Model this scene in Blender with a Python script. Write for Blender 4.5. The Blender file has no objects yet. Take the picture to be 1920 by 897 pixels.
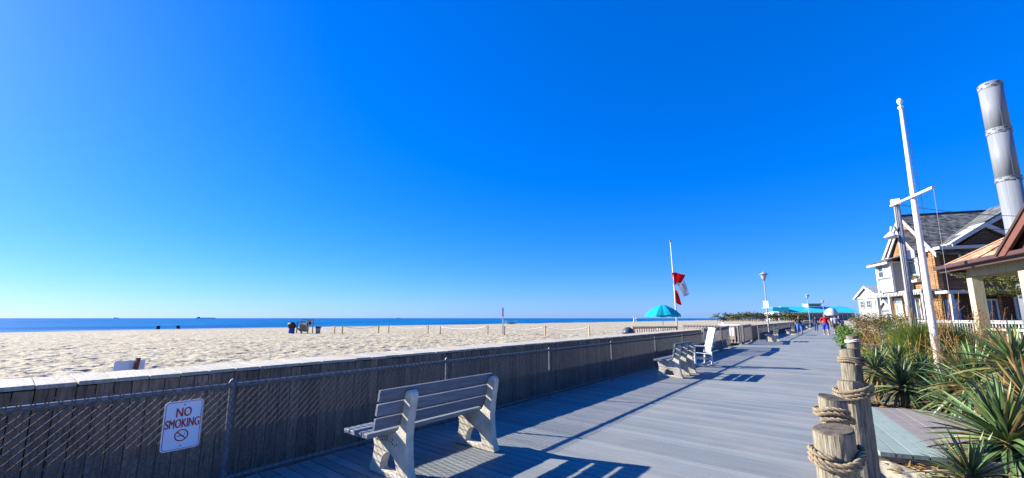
import bpy, bmesh, math, random
import numpy as np
from mathutils import Vector, Matrix, Euler
R = math.radians
S = bpy.context.scene
COL = S.collection
random.seed(7)
# ------------------------------------------------------------------ camera
cam_d = bpy.data.cameras.new('camera'); cam = bpy.data.objects.new('camera', cam_d); COL.objects.link(cam)
cam.location = (0, 0, 1.5); cam.rotation_euler = (R(90 + 8.85), 0, math.atan(613 / 767))
cam_d.sensor_width = 36; cam_d.lens = 757 / 1920 * 36; cam_d.shift_y = 30.5 / 1920
cam_d.clip_start = 0.05; cam_d.clip_end = 60000
S.camera = cam
# ------------------------------------------------------------------ sky, sun, exposure
SUN = Vector((-1.66, -0.62, 0.87)).normalized()          # direction towards the sun
ELEV = math.asin(SUN.z); AZ = math.atan2(SUN.x, SUN.y)   # clockwise from +Y
W = bpy.data.worlds.new('World'); S.world = W; W.use_nodes = True
wn = W.node_tree.nodes; wl = W.node_tree.links; wn.clear()
sky = wn.new('ShaderNodeTexSky'); sky.sky_type = 'NISHITA'; sky.sun_disc = False
sky.sun_elevation = ELEV; sky.sun_rotation = AZ % (2 * math.pi)
sky.air_density = 1.0; sky.dust_density = 0.3; sky.ozone_density = 10.0; sky.altitude = 0
hs = wn.new('ShaderNodeHueSaturation'); hs.inputs['Saturation'].default_value = 1.37
gm = wn.new('ShaderNodeGamma'); gm.inputs[1].default_value = 0.7
ti = wn.new('ShaderNodeMix'); ti.data_type = 'RGBA'; ti.blend_type = 'MULTIPLY'; ti.inputs['Factor'].default_value = 1; ti.inputs['B'].default_value = (.82, 1.07, 1.80, 1)   # the photo's blue colour rendering, the whole sky alike
bg = wn.new('ShaderNodeBackground'); bg.inputs[1].default_value = 0.084
wo = wn.new('ShaderNodeOutputWorld')
wl.new(sky.outputs[0], gm.inputs[0]); wl.new(gm.outputs[0], hs.inputs['Color']); wl.new(hs.outputs[0], ti.inputs['A']); wl.new(ti.outputs['Result'], bg.inputs[0]); wl.new(bg.outputs[0], wo.inputs[0])
sd = bpy.data.lights.new('sun', 'SUN'); sd.energy = 5.0; sd.angle = R(0.5); sd.color = (1.0, 0.955, 0.87)
so = bpy.data.objects.new('sun', sd); COL.objects.link(so); so.rotation_euler = SUN.to_track_quat('Z', 'Y').to_euler()
S.view_settings.view_transform = 'Standard'; S.view_settings.look = 'None'
S.view_settings.exposure = 1.4; S.view_settings.gamma = 1.0; S.view_settings.use_curve_mapping = False

# ------------------------------------------------------------------ materials
MATS = {}
def mat(name, col, rough=0.75, var=0.18, scale=4.0, stretch=(1, 1, 1), rand=0.0, bump=0.0, bscale=None, metal=0.0,
        spec=0.25, col2=None, pos=False, lo=0.3, hi=0.7, detail=5, trans=0.0):
    if name in MATS: return MATS[name]
    m = bpy.data.materials.new(name); m.use_nodes = True; MATS[name] = m
    n = m.node_tree.nodes; l = m.node_tree.links; p = n['Principled BSDF']
    p.inputs['Roughness'].default_value = rough; p.inputs['Metallic'].default_value = metal
    p.inputs['Specular IOR Level'].default_value = spec
    if trans: p.inputs['Transmission Weight'].default_value = trans
    if pos: src = n.new('ShaderNodeNewGeometry').outputs['Position']
    else: src = n.new('ShaderNodeTexCoord').outputs['Object']
    oi = n.new('ShaderNodeObjectInfo')
    mp = n.new('ShaderNodeMapping'); mp.inputs['Scale'].default_value = stretch
    l.new(src, mp.inputs['Vector'])
    if not pos:
        mu = n.new('ShaderNodeMath'); mu.operation = 'MULTIPLY'; mu.inputs[1].default_value = 53.0
        l.new(oi.outputs['Random'], mu.inputs[0]); l.new(mu.outputs[0], mp.inputs['Location'])
    nz = n.new('ShaderNodeTexNoise'); nz.inputs['Scale'].default_value = scale; nz.inputs['Detail'].default_value = detail
    nz.inputs['Roughness'].default_value = 0.65
    l.new(mp.outputs[0], nz.inputs['Vector'])
    rp = n.new('ShaderNodeValToRGB'); rp.color_ramp.elements[0].position = lo; rp.color_ramp.elements[1].position = hi
    c1 = [max(0, c * (1 - var)) for c in col]; c2 = list(col2) if col2 else [min(1, c * (1 + var)) for c in col]
    rp.color_ramp.elements[0].color = (*c1, 1); rp.color_ramp.elements[1].color = (*c2, 1)
    l.new(nz.outputs['Fac'], rp.inputs[0]); out = rp.outputs[0]
    if rand:
        mr = n.new('ShaderNodeMapRange'); mr.inputs[3].default_value = 1 - rand; mr.inputs[4].default_value = 1 + rand
        l.new(oi.outputs['Random'], mr.inputs[0])
        h = n.new('ShaderNodeHueSaturation'); l.new(mr.outputs[0], h.inputs['Value']); l.new(out, h.inputs['Color']); out = h.outputs[0]
    l.new(out, p.inputs['Base Color'])
    if bump:
        b = n.new('ShaderNodeBump'); b.inputs['Strength'].default_value = bump; b.inputs['Distance'].default_value = 0.02
        if bscale:
            nb = n.new('ShaderNodeTexNoise'); nb.inputs['Scale'].default_value = bscale; nb.inputs['Detail'].default_value = 4
            l.new(mp.outputs[0], nb.inputs['Vector']); l.new(nb.outputs['Fac'], b.inputs['Height'])
        else: l.new(nz.outputs['Fac'], b.inputs['Height'])
        l.new(b.outputs[0], p.inputs['Normal'])
    return m

def deck_mat(name, col, axis=1, width=0.125, rand=0.17, streak=(0.5, 14, 1)):
    """decking: tone shifts from board to board (by board number), grain along the board, sand speckle and scuffs"""
    m = bpy.data.materials.new(name); m.use_nodes = True; n = m.node_tree.nodes; l = m.node_tree.links; p = n['Principled BSDF']
    p.inputs['Roughness'].default_value = 0.62; p.inputs['Specular IOR Level'].default_value = 0.3
    g = n.new('ShaderNodeNewGeometry'); sx = n.new('ShaderNodeSeparateXYZ'); l.new(g.outputs['Position'], sx.inputs[0])
    d = n.new('ShaderNodeMath'); d.operation = 'DIVIDE'; d.inputs[1].default_value = width; l.new(sx.outputs[axis], d.inputs[0])
    fl = n.new('ShaderNodeMath'); fl.operation = 'FLOOR'; l.new(d.outputs[0], fl.inputs[0])
    wnz = n.new('ShaderNodeTexWhiteNoise'); wnz.noise_dimensions = '1D'; l.new(fl.outputs[0], wnz.inputs['W'])
    mr = n.new('ShaderNodeMapRange'); mr.inputs[3].default_value = 1 - rand; mr.inputs[4].default_value = 1 + rand; l.new(wnz.outputs['Value'], mr.inputs[0])
    mp = n.new('ShaderNodeMapping'); mp.inputs['Scale'].default_value = streak; l.new(g.outputs['Position'], mp.inputs[0])
    nz = n.new('ShaderNodeTexNoise'); nz.inputs['Scale'].default_value = 4; nz.inputs['Detail'].default_value = 6; l.new(mp.outputs[0], nz.inputs[0])
    rp = n.new('ShaderNodeValToRGB'); rp.color_ramp.elements[0].position = .25; rp.color_ramp.elements[1].position = .75
    rp.color_ramp.elements[0].color = (*[c * .82 for c in col], 1); rp.color_ramp.elements[1].color = (*[min(1, c * 1.15) for c in col], 1); l.new(nz.outputs[0], rp.inputs[0])
    h = n.new('ShaderNodeHueSaturation'); l.new(rp.outputs[0], h.inputs['Color']); l.new(mr.outputs[0], h.inputs['Value'])
    n2 = n.new('ShaderNodeTexNoise'); n2.inputs['Scale'].default_value = 0.9; n2.inputs['Detail'].default_value = 6; l.new(g.outputs['Position'], n2.inputs[0])
    r2 = n.new('ShaderNodeValToRGB'); r2.color_ramp.elements[0].position = .42; r2.color_ramp.elements[1].position = .75
    r2.color_ramp.elements[0].color = (0, 0, 0, 1); r2.color_ramp.elements[1].color = (.55, .55, .55, 1); l.new(n2.outputs[0], r2.inputs[0])
    mx = n.new('ShaderNodeMix'); mx.data_type = 'RGBA'; mx.inputs['B'].default_value = (.30, .285, .25, 1)
    l.new(r2.outputs[0], mx.inputs['Factor']); l.new(h.outputs[0], mx.inputs['A'])
    n3 = n.new('ShaderNodeTexNoise'); n3.inputs['Scale'].default_value = 60; n3.inputs['Detail'].default_value = 2; l.new(g.outputs['Position'], n3.inputs[0])
    r3 = n.new('ShaderNodeValToRGB'); r3.color_ramp.elements[0].position = .70; r3.color_ramp.elements[1].position = .76; l.new(n3.outputs[0], r3.inputs[0])
    mx2 = n.new('ShaderNodeMix'); mx2.data_type = 'RGBA'; mx2.inputs['B'].default_value = (.42, .39, .31, 1)
    l.new(r3.outputs[0], mx2.inputs['Factor']); l.new(mx.outputs['Result'], mx2.inputs['A'])
    l.new(mx2.outputs['Result'], p.inputs['Base Color'])
    b = n.new('ShaderNodeBump'); b.inputs['Strength'].default_value = .25; b.inputs['Distance'].default_value = .01; l.new(nz.outputs[0], b.inputs['Height']); l.new(b.outputs[0], p.inputs['Normal'])
    return m

def course_mat(name, col, ch=0.13, cw=0.16, rand=0.22, joint=0.35, axis_h=None, zaxis=2):
    """rows of shingles too small to pick apart: per-shingle tone and dark butt lines, in object space"""
    m = bpy.data.materials.new(name); m.use_nodes = True; n = m.node_tree.nodes; l = m.node_tree.links; p = n['Principled BSDF']
    p.inputs['Roughness'].default_value = 0.85; p.inputs['Specular IOR Level'].default_value = 0.15
    tc = n.new('ShaderNodeTexCoord'); s = n.new('ShaderNodeSeparateXYZ'); l.new(tc.outputs['Object'], s.inputs[0])
    ad = n.new('ShaderNodeMath'); ad.operation = 'ADD'; l.new(s.outputs[0], ad.inputs[0]); l.new(s.outputs[1], ad.inputs[1])
    cb = n.new('ShaderNodeCombineXYZ'); l.new(ad.outputs[0], cb.inputs[0]); l.new(s.outputs[2], cb.inputs[1])
    br = n.new('ShaderNodeTexBrick'); br.inputs['Scale'].default_value = 1.0
    br.inputs['Brick Width'].default_value = cw; br.inputs['Row Height'].default_value = ch; br.inputs['Mortar Size'].default_value = ch * .09
    br.inputs['Mortar Smooth'].default_value = .3; br.inputs['Bias'].default_value = 0
    br.inputs['Color1'].default_value = (*[c * (1 - rand) for c in col], 1); br.inputs['Color2'].default_value = (*[min(1, c * (1 + rand)) for c in col], 1)
    br.inputs['Mortar'].default_value = (*[c * joint for c in col], 1)
    l.new(cb.outputs[0], br.inputs['Vector'])
    nz = n.new('ShaderNodeTexNoise'); nz.inputs['Scale'].default_value = 1.6; nz.inputs['Detail'].default_value = 5; l.new(tc.outputs['Object'], nz.inputs[0])
    mr = n.new('ShaderNodeMapRange'); mr.inputs[1].default_value = .3; mr.inputs[2].default_value = .7; mr.inputs[3].default_value = .8; mr.inputs[4].default_value = 1.15; l.new(nz.outputs[0], mr.inputs[0])
    h = n.new('ShaderNodeHueSaturation'); l.new(br.outputs[0], h.inputs['Color']); l.new(mr.outputs[0], h.inputs['Value']); l.new(h.outputs[0], p.inputs['Base Color'])
    b = n.new('ShaderNodeBump'); b.inputs['Strength'].default_value = .6; b.inputs['Distance'].default_value = .02; b.invert = True; l.new(br.outputs['Fac'], b.inputs['Height']); l.new(b.outputs[0], p.inputs['Normal'])
    return m

M_deck = deck_mat('deck_boards', (.205, .222, .215))
M_path_g = mat('path_grey', (.225, .205, .19), .7, .2, 5, (1, 6, 1), rand=.08, bump=.2)
M_path_t = mat('path_green', (.235, .29, .255), .7, .2, 5, (1, 6, 1), rand=.08, bump=.2)
M_plank = mat('weathered_plank', (.25, .165, .105), .9, .5, 5, (9, 9, 0.9), rand=.25, bump=.7)
M_cap = mat('pale_cap_board', (.40, .36, .285), .85, .28, 6, (1, 8, 1), rand=.10, bump=.4)
M_wood = mat('grey_wood', (.27, .24, .205), .9, .35, 6, (6, 6, .8), rand=.15, bump=.5)
M_woodl = mat('tan_wood', (.36, .27, .165), .85, .25, 5, (3, 3, .7), rand=.12, bump=.3)
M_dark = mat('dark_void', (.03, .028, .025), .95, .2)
M_galv = mat('galvanised', (.17, .175, .18), .55, .3, 18, metal=.3, spec=.4)
M_wire = mat('fence_wire', (.12, .12, .115), .42, .25, 25, metal=.0, spec=.3)
M_conc = mat('pale_concrete', (.58, .51, .385), .9, .28, 7, rand=.06, bump=.22, bscale=60)
M_slat = mat('bench_slat', (.165, .18, .20), .7, .25, 4, (10, 1, 10), rand=.12, bump=.35)
M_white = mat('white_paint', (.66, .65, .63), .5, .06, 3, bump=.05)
M_trim = mat('white_trim', (.46, .455, .44), .55, .08, 3)
M_sign = mat('sign_white', (.72, .74, .78), .35, .05, 6, spec=.4)
M_red = mat('sign_red', (.40, .03, .02), .45, .08, 6)
M_black = mat('black_paint', (.02, .02, .022), .5, .2)
M_pile = mat('pile_wood', (.16, .13, .085), .92, .6, 7, (8, 8, .6), rand=.12, bump=1.0, col2=(.36, .31, .22))
M_piletop = mat('pile_end_grain', (.10, .08, .06), .95, .5, 16, bump=.6)
M_rope = mat('manila_rope', (.23, .18, .115), .95, .45, 30, bump=.4)
M_ropew = mat('white_rope', (.70, .67, .60), .9, .15, 20)
M_yl = [mat('yucca_leaf', (.048, .10, .034), .42, .4, 2.2, (1, 5, 5), rand=.5, spec=.45, col2=(.12, .20, .065)),
        mat('yucca_leaf_pale', (.10, .13, .04), .45, .3, 2.2, (1, 5, 5), rand=.4, spec=.4, col2=(.20, .20, .06)),
        mat('yucca_leaf_dead', (.27, .165, .06), .7, .35, 3, (1, 6, 6), rand=.45)]
M_ytrunk = mat('yucca_trunk', (.20, .13, .07), .95, .5, 12, (2, 2, 8), bump=1)
M_roofA = course_mat('grey_asphalt_shingles', (.13, .135, .135), .11, .17, .7, .4)
M_tanA = course_mat('tan_cedar_shingles', (.29, .155, .072), .14, .22, .22, .45)
M_brownA = course_mat('dark_brown_siding', (.095, .055, .036), .14, 30, .25, .35)
M_porchroof = mat('tan_roof_shingle', (.37, .225, .13), .9, .35, 9, rand=.42, bump=.6)
M_gutter = mat('brown_gutter', (.085, .042, .033), .45, .12, 4, spec=.4)
M_cream = mat('cream_paint', (.42, .37, .25), .7, .14, 5, (3, 3, .6), bump=.25)
M_glass = mat('window_glass', (.05, .07, .09), .08, .2, 1, spec=.8)
M_curtain = mat('pale_window', (.30, .38, .37), .25, .2, 2, spec=.6)
M_blue = mat('sky_blue_paint', (.10, .30, .62), .5, .1)
M_steel = mat('stack_steel', (.20, .215, .235), .5, .15, 3, (5, 5, .15), metal=.0, spec=.25, col2=(.24, .255, .275))
M_tealroof = mat('teal_roof', (.03, .50, .60), .5, .12, .5)
M_soil = mat('garden_soil', (.16, .12, .08), .95, .5, 3, pos=True, bump=.8, bscale=25)
M_greybldg = mat('pale_siding', (.25, .25, .235), .8, .08, 2)
M_skin = mat('skin', (.28, .15, .10), .55, .1)
def cloth(name, c): return mat('cloth_' + name, c, .85, .15, 14)

def canvas(name, col, tr=.5):
    m = mat(name, col, .8, .12, 4); n = m.node_tree.nodes; l = m.node_tree.links; p = n['Principled BSDF']
    t = n.new('ShaderNodeBsdfTranslucent'); t.inputs[0].default_value = (*col, 1); x = n.new('ShaderNodeMixShader'); x.inputs[0].default_value = tr
    l.new(p.outputs[0], x.inputs[1]); l.new(t.outputs[0], x.inputs[2]); l.new(x.outputs[0], n['Material Output'].inputs['Surface']); return m
M_teal = canvas('teal_canvas', (.0, .36, .45), .12); M_flagred = canvas('flag_red', (.75, .012, .02)); M_flagwhite = canvas('flag_white', (.62, .62, .66))
def sand_mat():
    m = bpy.data.materials.new('sand'); m.use_nodes = True; n = m.node_tree.nodes; l = m.node_tree.links; p = n['Principled BSDF']
    p.inputs['Roughness'].default_value = .95; p.inputs['Specular IOR Level'].default_value = .1
    g = n.new('ShaderNodeNewGeometry')
    def noise(sc, det, stretch=(1, 1, 1)):
        mp = n.new('ShaderNodeMapping'); mp.inputs['Scale'].default_value = stretch; l.new(g.outputs['Position'], mp.inputs[0])
        z = n.new('ShaderNodeTexNoise'); z.inputs['Scale'].default_value = sc; z.inputs['Detail'].default_value = det; l.new(mp.outputs[0], z.inputs[0]); return z.outputs[0]
    a = noise(.25, 6); r = n.new('ShaderNodeValToRGB'); r.color_ramp.elements[0].position = .3; r.color_ramp.elements[1].position = .7
    r.color_ramp.elements[0].color = (.36, .305, .205, 1); r.color_ramp.elements[1].color = (.45, .39, .275, 1); l.new(a, r.inputs[0])
    f = noise(7, 3); r2 = n.new('ShaderNodeMapRange'); r2.inputs[1].default_value = .3; r2.inputs[2].default_value = .7; r2.inputs[3].default_value = .88; r2.inputs[4].default_value = 1.08; l.new(f, r2.inputs[0])
    h = n.new('ShaderNodeHueSaturation'); l.new(r.outputs[0], h.inputs['Color']); l.new(r2.outputs[0], h.inputs['Value'])
    # damp sand close to the water's edge
    s = n.new('ShaderNodeSeparateXYZ'); l.new(g.outputs['Position'], s.inputs[0])
    w = n.new('ShaderNodeMapRange'); w.inputs[1].default_value = -.62; w.inputs[2].default_value = -1.6; w.inputs[4].default_value = .8; l.new(s.outputs[2], w.inputs[0])
    mx = n.new('ShaderNodeMix'); mx.data_type = 'RGBA'; mx.inputs['B'].default_value = (.20, .17, .13, 1); l.new(w.outputs[0], mx.inputs['Factor']); l.new(h.outputs[0], mx.inputs['A'])
    l.new(mx.outputs['Result'], p.inputs['Base Color'])
    b1 = n.new('ShaderNodeBump'); b1.inputs['Strength'].default_value = 1; b1.inputs['Distance'].default_value = .22; l.new(noise(1.6, 3), b1.inputs['Height'])
    b2 = n.new('ShaderNodeBump'); b2.inputs['Strength'].default_value = .6; b2.inputs['Distance'].default_value = .03; l.new(noise(11, 3), b2.inputs['Height']); l.new(b1.outputs[0], b2.inputs['Normal'])
    l.new(b2.outputs[0], p.inputs['Normal'])
    return m
M_sand = sand_mat()
def sea_mat():
    m = bpy.data.materials.new('sea_water'); m.use_nodes = True; n = m.node_tree.nodes; l = m.node_tree.links; p = n['Principled BSDF']
    p.inputs['Roughness'].default_value = .35; p.inputs['IOR'].default_value = 1.12
    g = n.new('ShaderNodeNewGeometry'); mp = n.new('ShaderNodeMapping'); mp.inputs['Scale'].default_value = (.05, .012, 1); l.new(g.outputs['Position'], mp.inputs[0])
    z = n.new('ShaderNodeTexNoise'); z.inputs['Scale'].default_value = 1; z.inputs['Detail'].default_value = 7; l.new(mp.outputs[0], z.inputs[0])
    r = n.new('ShaderNodeValToRGB'); r.color_ramp.elements[0].position = .38; r.color_ramp.elements[1].position = .62
    r.color_ramp.elements[0].color = (.0, .06, .19, 1); r.color_ramp.elements[1].color = (.0, .15, .33, 1); l.new(z.outputs[0], r.inputs[0]); l.new(r.outputs[0], p.inputs['Base Color'])
    mp2 = n.new('ShaderNodeMapping'); mp2.inputs['Scale'].default_value = (.5, .15, 1); l.new(g.outputs['Position'], mp2.inputs[0])
    z2 = n.new('ShaderNodeTexNoise'); z2.inputs['Scale'].default_value = 1; z2.inputs['Detail'].default_value = 5; l.new(mp2.outputs[0], z2.inputs[0])
    b = n.new('ShaderNodeBump'); b.inputs['Strength'].default_value = 1; b.inputs['Distance'].default_value = .8; l.new(z2.outputs[0], b.inputs['Height']); l.new(b.outputs[0], p.inputs['Normal'])
    return m
M_sea = sea_mat()
M_foam = mat('surf_foam', (.75, .76, .78), .8, .1, .3, pos=True)

# ------------------------------------------------------------------ mesh helpers
class MB:
    def __init__(s): s.v = []; s.f = []; s.m = []
    def add(s, vs, fs, mi=0):
        o = len(s.v); s.v += [tuple(p) for p in vs]; s.f += [tuple(i + o for i in f) for f in fs]; s.m += [mi] * len(fs); return s
    def box(s, c, d, rot=None, mi=0, ch=0.0):
        hx, hy, hz = d[0] / 2, d[1] / 2, d[2] / 2
        if ch <= 0:
            vs = [Vector((x, y, z)) for x in (-hx, hx) for y in (-hy, hy) for z in (-hz, hz)]
            fs = [(0, 1, 3, 2), (4, 6, 7, 5), (0, 4, 5, 1), (2, 3, 7, 6), (0, 2, 6, 4), (1, 5, 7, 3)]
        else:
            vs = []; idx = {}
            for sx in (-1, 1):
                for sy in (-1, 1):
                    for sz in (-1, 1):
                        for k in range(3):
                            q = [sx * (hx - ch), sy * (hy - ch), sz * (hz - ch)]; q[k] = (sx * hx, sy * hy, sz * hz)[k]
                            idx[sx, sy, sz, k] = len(vs); vs.append(Vector(q))
            fs = []
            for k in range(3):
                a, b = [(1, 2), (2, 0), (0, 1)][k]
                for sg in (-1, 1):
                    q = []
                    for (p, r) in ((-1, -1), (1, -1), (1, 1), (-1, 1)):
                        sgn = [0, 0, 0]; sgn[k] = sg; sgn[a] = p; sgn[b] = r; q.append(idx[(*sgn, k)])
                    fs.append(tuple(q if sg > 0 else q[::-1]))
            for k in range(3):
                a, b = [(1, 2), (2, 0), (0, 1)][k]
                for sa in (-1, 1):
                    for sb in (-1, 1):
                        def I(sk, kk):
                            sgn = [0, 0, 0]; sgn[k] = sk; sgn[a] = sa; sgn[b] = sb; return idx[(*sgn, kk)]
                        q = [I(-1, a), I(1, a), I(1, b), I(-1, b)]; fs.append(tuple(q if sa * sb < 0 else q[::-1]))
            for sx in (-1, 1):
                for sy in (-1, 1):
                    for sz in (-1, 1):
                        q = [idx[sx, sy, sz, k] for k in range(3)]; fs.append(tuple(q if sx * sy * sz > 0 else q[::-1]))
        if rot is not None:
            Mx = rot if isinstance(rot, Matrix) else Euler(rot).to_matrix(); vs = [Mx @ v for v in vs]
        c = Vector(c); return s.add([v + c for v in vs], fs, mi)
    def bar(s, a, b, w, h, mi=0, up=(0, 0, 1), ch=0.0):
        a = Vector(a); b = Vector(b); d = b - a; L = d.length; x = d.normalized(); u = Vector(up)
        if abs(x.dot(u)) > .98: u = Vector((0, 1, 0))
        y = u.cross(x).normalized(); z = x.cross(y); Mx = Matrix((x, y, z)).transposed()
        return s.box((a + b) / 2, (L, w, h), Mx, mi, ch)
    def tube(s, pts, r, n=8, cap=True, mi=0, ph=0.0):
        pts = [Vector(p) for p in pts]; k = len(pts); rs = r if hasattr(r, '__len__') else [r] * k; vs = []; prev = None
        for i, p in enumerate(pts):
            t = (pts[min(i + 1, k - 1)] - pts[max(i - 1, 0)]).normalized()
            if prev is None:
                u = Vector((0, 0, 1)) if abs(t.z) < .9 else Vector((1, 0, 0)); u = (u - t * u.dot(t)).normalized()
            else: u = (prev - t * prev.dot(t)).normalized()
            prev = u; w = t.cross(u)
            for j in range(n):
                an = 2 * math.pi * j / n + ph; vs.append(p + (u * math.cos(an) + w * math.sin(an)) * rs[i])
        fs = [(i * n + j, i * n + (j + 1) % n, (i + 1) * n + (j + 1) % n, (i + 1) * n + j) for i in range(k - 1) for j in range(n)]
        if cap: fs += [tuple(range(n))[::-1], tuple((k - 1) * n + j for j in range(n))]
        return s.add(vs, fs, mi)
    def lathe(s, prof, n=16, mi=0, c=(0, 0, 0), cap=True):
        vs = [(c[0] + r * math.cos(2 * math.pi * j / n), c[1] + r * math.sin(2 * math.pi * j / n), c[2] + z) for r, z in prof for j in range(n)]
        fs = [(i * n + j, i * n + (j + 1) % n, (i + 1) * n + (j + 1) % n, (i + 1) * n + j) for i in range(len(prof) - 1) for j in range(n)]
        if cap: fs += [tuple(range(n))[::-1], tuple((len(prof) - 1) * n + j for j in range(n))]
        return s.add(vs, fs, mi)
    def prism(s, poly, a, b, plane='xz', mi=0):
        """polygon in a plane, extruded from a to b along the third axis"""
        def P(q, t): return {'xz': (q[0], t, q[1]), 'xy': (q[0], q[1], t), 'yz': (t, q[0], q[1])}[plane]
        n = len(poly); vs = [P(q, a) for q in poly] + [P(q, b) for q in poly]
        fs = [tuple(range(n)), tuple(range(n, 2 * n))[::-1]] + [(i, i + n, (i + 1) % n + n, (i + 1) % n) for i in range(n)]
        return s.add(vs, fs, mi)
    def mesh(s, name, mats, smooth=False, fix=True):
        me = bpy.data.meshes.new(name); me.from_pydata(s.v, [], s.f)
        for m in (mats if isinstance(mats, (list, tuple)) else [mats]): me.materials.append(m)
        if any(s.m): me.polygons.foreach_set('material_index', s.m)
        if fix and len(s.f) < 60000:
            bm = bmesh.new(); bm.from_mesh(me); bmesh.ops.recalc_face_normals(bm, faces=bm.faces); bm.to_mesh(me); bm.free()
        if smooth: me.polygons.foreach_set('use_smooth', [True] * len(me.polygons))
        me.update(); return me
    def build(s, name, mats, parent=None, loc=None, rot=None, smooth=False, fix=True):
        return link(name, s.mesh(name, mats, smooth, fix), parent, loc, rot)

def link(name, me, parent=None, loc=None, rot=None, scale=None):
    o = bpy.data.objects.new(name, me); COL.objects.link(o)
    if parent is not None: o.parent = parent
    if loc is not None: o.location = loc
    if rot is not None: o.rotation_euler = rot
    if scale is not None: o.scale = scale
    return o
def tag(o, label, cat, group=None):
    o['label'] = label; o['category'] = cat
    if group: o['group'] = group
    return o
def thing(name, label, cat, loc=(0, 0, 0), rz=0.0, group=None):
    o = link(name, None, None, loc, (0, 0, rz)); o.empty_display_size = .2; return tag(o, label, cat, group)
def struct(o): o['kind'] = 'structure'; return o
def stuff(o): o['kind'] = 'stuff'; return o
def copy_tree(o, parent=None):
    c = o.copy(); COL.objects.link(c); c.parent = parent
    for ch in list(o.children): copy_tree(ch, c)
    return c
def text_mesh(txt, size, ext=.0006, font_scale_x=1.0, align='CENTER', bold=0.0):
    cu = bpy.data.curves.new('lettering', 'FONT'); cu.body = txt; cu.size = size; cu.align_x = align; cu.align_y = 'CENTER'; cu.extrude = ext; cu.offset = bold
    o = bpy.data.objects.new('lettering', cu); COL.objects.link(o); bpy.context.view_layer.update()
    me = bpy.data.meshes.new_from_object(o.evaluated_get(bpy.context.evaluated_depsgraph_get())); bpy.data.objects.remove(o)
    for v in me.vertices: v.co.x *= font_scale_x
    return me
def vnoise(x, y, seed=0):
    xi = np.floor(x).astype(np.int64); yi = np.floor(y).astype(np.int64); u = x - xi; v = y - yi
    u = u * u * (3 - 2 * u); v = v * v * (3 - 2 * v)
    def h(a, b):
        n = (a * 374761393 + b * 668265263 + seed * 974711) & 0xffffffff; n = ((n ^ (n >> 13)) * 1274126177) & 0xffffffff; return ((n ^ (n >> 16)) & 0xffff) / 65535.
    return (h(xi, yi) * (1 - u) + h(xi + 1, yi) * u) * (1 - v) + (h(xi, yi + 1) * (1 - u) + h(xi + 1, yi + 1) * u) * v
def grid_object(name, xs, ys, zf, m, smooth=True):
    X, Y = np.meshgrid(xs, ys, indexing='ij'); Z = zf(X, Y); nx, ny = X.shape
    co = np.stack([X, Y, Z], -1).reshape(-1, 3); i = np.arange(nx * ny).reshape(nx, ny)
    q = np.stack([i[:-1, :-1], i[1:, :-1], i[1:, 1:], i[:-1, 1:]], -1).reshape(-1, 4)
    if xs[1] < xs[0]: q = q[:, ::-1]
    me = bpy.data.meshes.new(name); me.vertices.add(len(co)); me.vertices.foreach_set('co', co.ravel())
    me.loops.add(q.size); me.loops.foreach_set('vertex_index', q.ravel().astype(np.int32)); me.polygons.add(len(q))
    me.polygons.foreach_set('loop_start', np.arange(0, q.size, 4, dtype=np.int32)); me.polygons.foreach_set('loop_total', np.full(len(q), 4, np.int32))
    me.polygons.foreach_set('use_smooth', np.full(len(q), smooth)); me.materials.append(m); me.update(calc_edges=True); me.validate()
    return link(name, me)

# ------------------------------------------------------------------ setting: beach, sea, ground
def steps(a, b, s0, k):
    out = [a]; d = 0; sg = 1 if b > a else -1
    while abs(out[-1] - a) < abs(b - a): out.append(out[-1] + sg * (s0 + k * abs(out[-1] - a)))
    return np.array(out)
def beach_base(X):
    return np.interp(-X, [0, 8, 60, 95, 125, 150, 175], [-.42, -.42, -.5, -.72, -1.2, -1.85, -2.6])
def beach_z(X, Y):
    d = np.hypot(X, Y); fade = np.clip(1.3 - d / 110., .2, 1)
    z = beach_base(X) + .16 * (vnoise(X * .09, Y * .07, 1) - .5)
    tr = vnoise(X * .9 + 2 * vnoise(Y * .2, X * .2, 8), Y * .55, 2)
    pr = vnoise(X * 3.0, Y * 2.2, 3); fp = vnoise(X * 6.5, Y * 5.0, 4)
    f2 = vnoise(X * 3.4 + 5, Y * 2.6, 6)
    z += .85 * fade * (.10 * (tr - .5) + .08 * (pr - .5) - .36 * np.clip(fp - .62, 0, 1) - .32 * np.clip(f2 - .68, 0, 1) + .05 * vnoise(X * 9, Y * 8, 5))
    return z
struct(grid_object('beach', steps(-6.02, -180, .04, .005), steps(-5, 1600, .045, .005), beach_z, M_sand))
sea = MB(); sea.add([(-140, -9000, -1.8), (-140, 9000, -1.8), (-40000, 30000, -1.8), (-40000, -30000, -1.8)], [(0, 1, 2, 3)])
ocean = struct(sea.build('ocean', M_sea, fix=False))
fo = MB(); rnd = random.Random(3)
for x0, w0, amp in ((-146.4, 2.2, 1.0), (-156, 1.9, 2.0)):
    ys = np.arange(-40, 1400, 3.0); L = [x0 + amp * (vnoise(np.array([y * .03]), np.array([1.]), 9)[0] - .5) * 3 for y in ys]
    Wd = [w0 * (.3 + 1.0 * vnoise(np.array([y * .05]), np.array([4.]), 11)[0]) for y in ys]
    if x0 < -150: Wd = [max(0.02, q - .9) * 2 for q in Wd]
    vs = [(a, y, -1.765) for a, y in zip(L, ys)] + [(a - b, y, -1.765) for a, b, y in zip(L, Wd, ys)]; k = len(ys)
    fo.add(vs, [(i, i + 1, i + 1 + k, i + k) for i in range(k - 1)])
fo.build('surf_foam', M_foam, ocean, fix=False)
gr = MB(); gr.add([(-6.3, -60, -.62), (600, -60, -.62), (600, 2500, -.62), (-6.3, 2500, -.62)], [(0, 1, 2, 3)])
struct(gr.build('ground', M_sand, fix=False))
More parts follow.
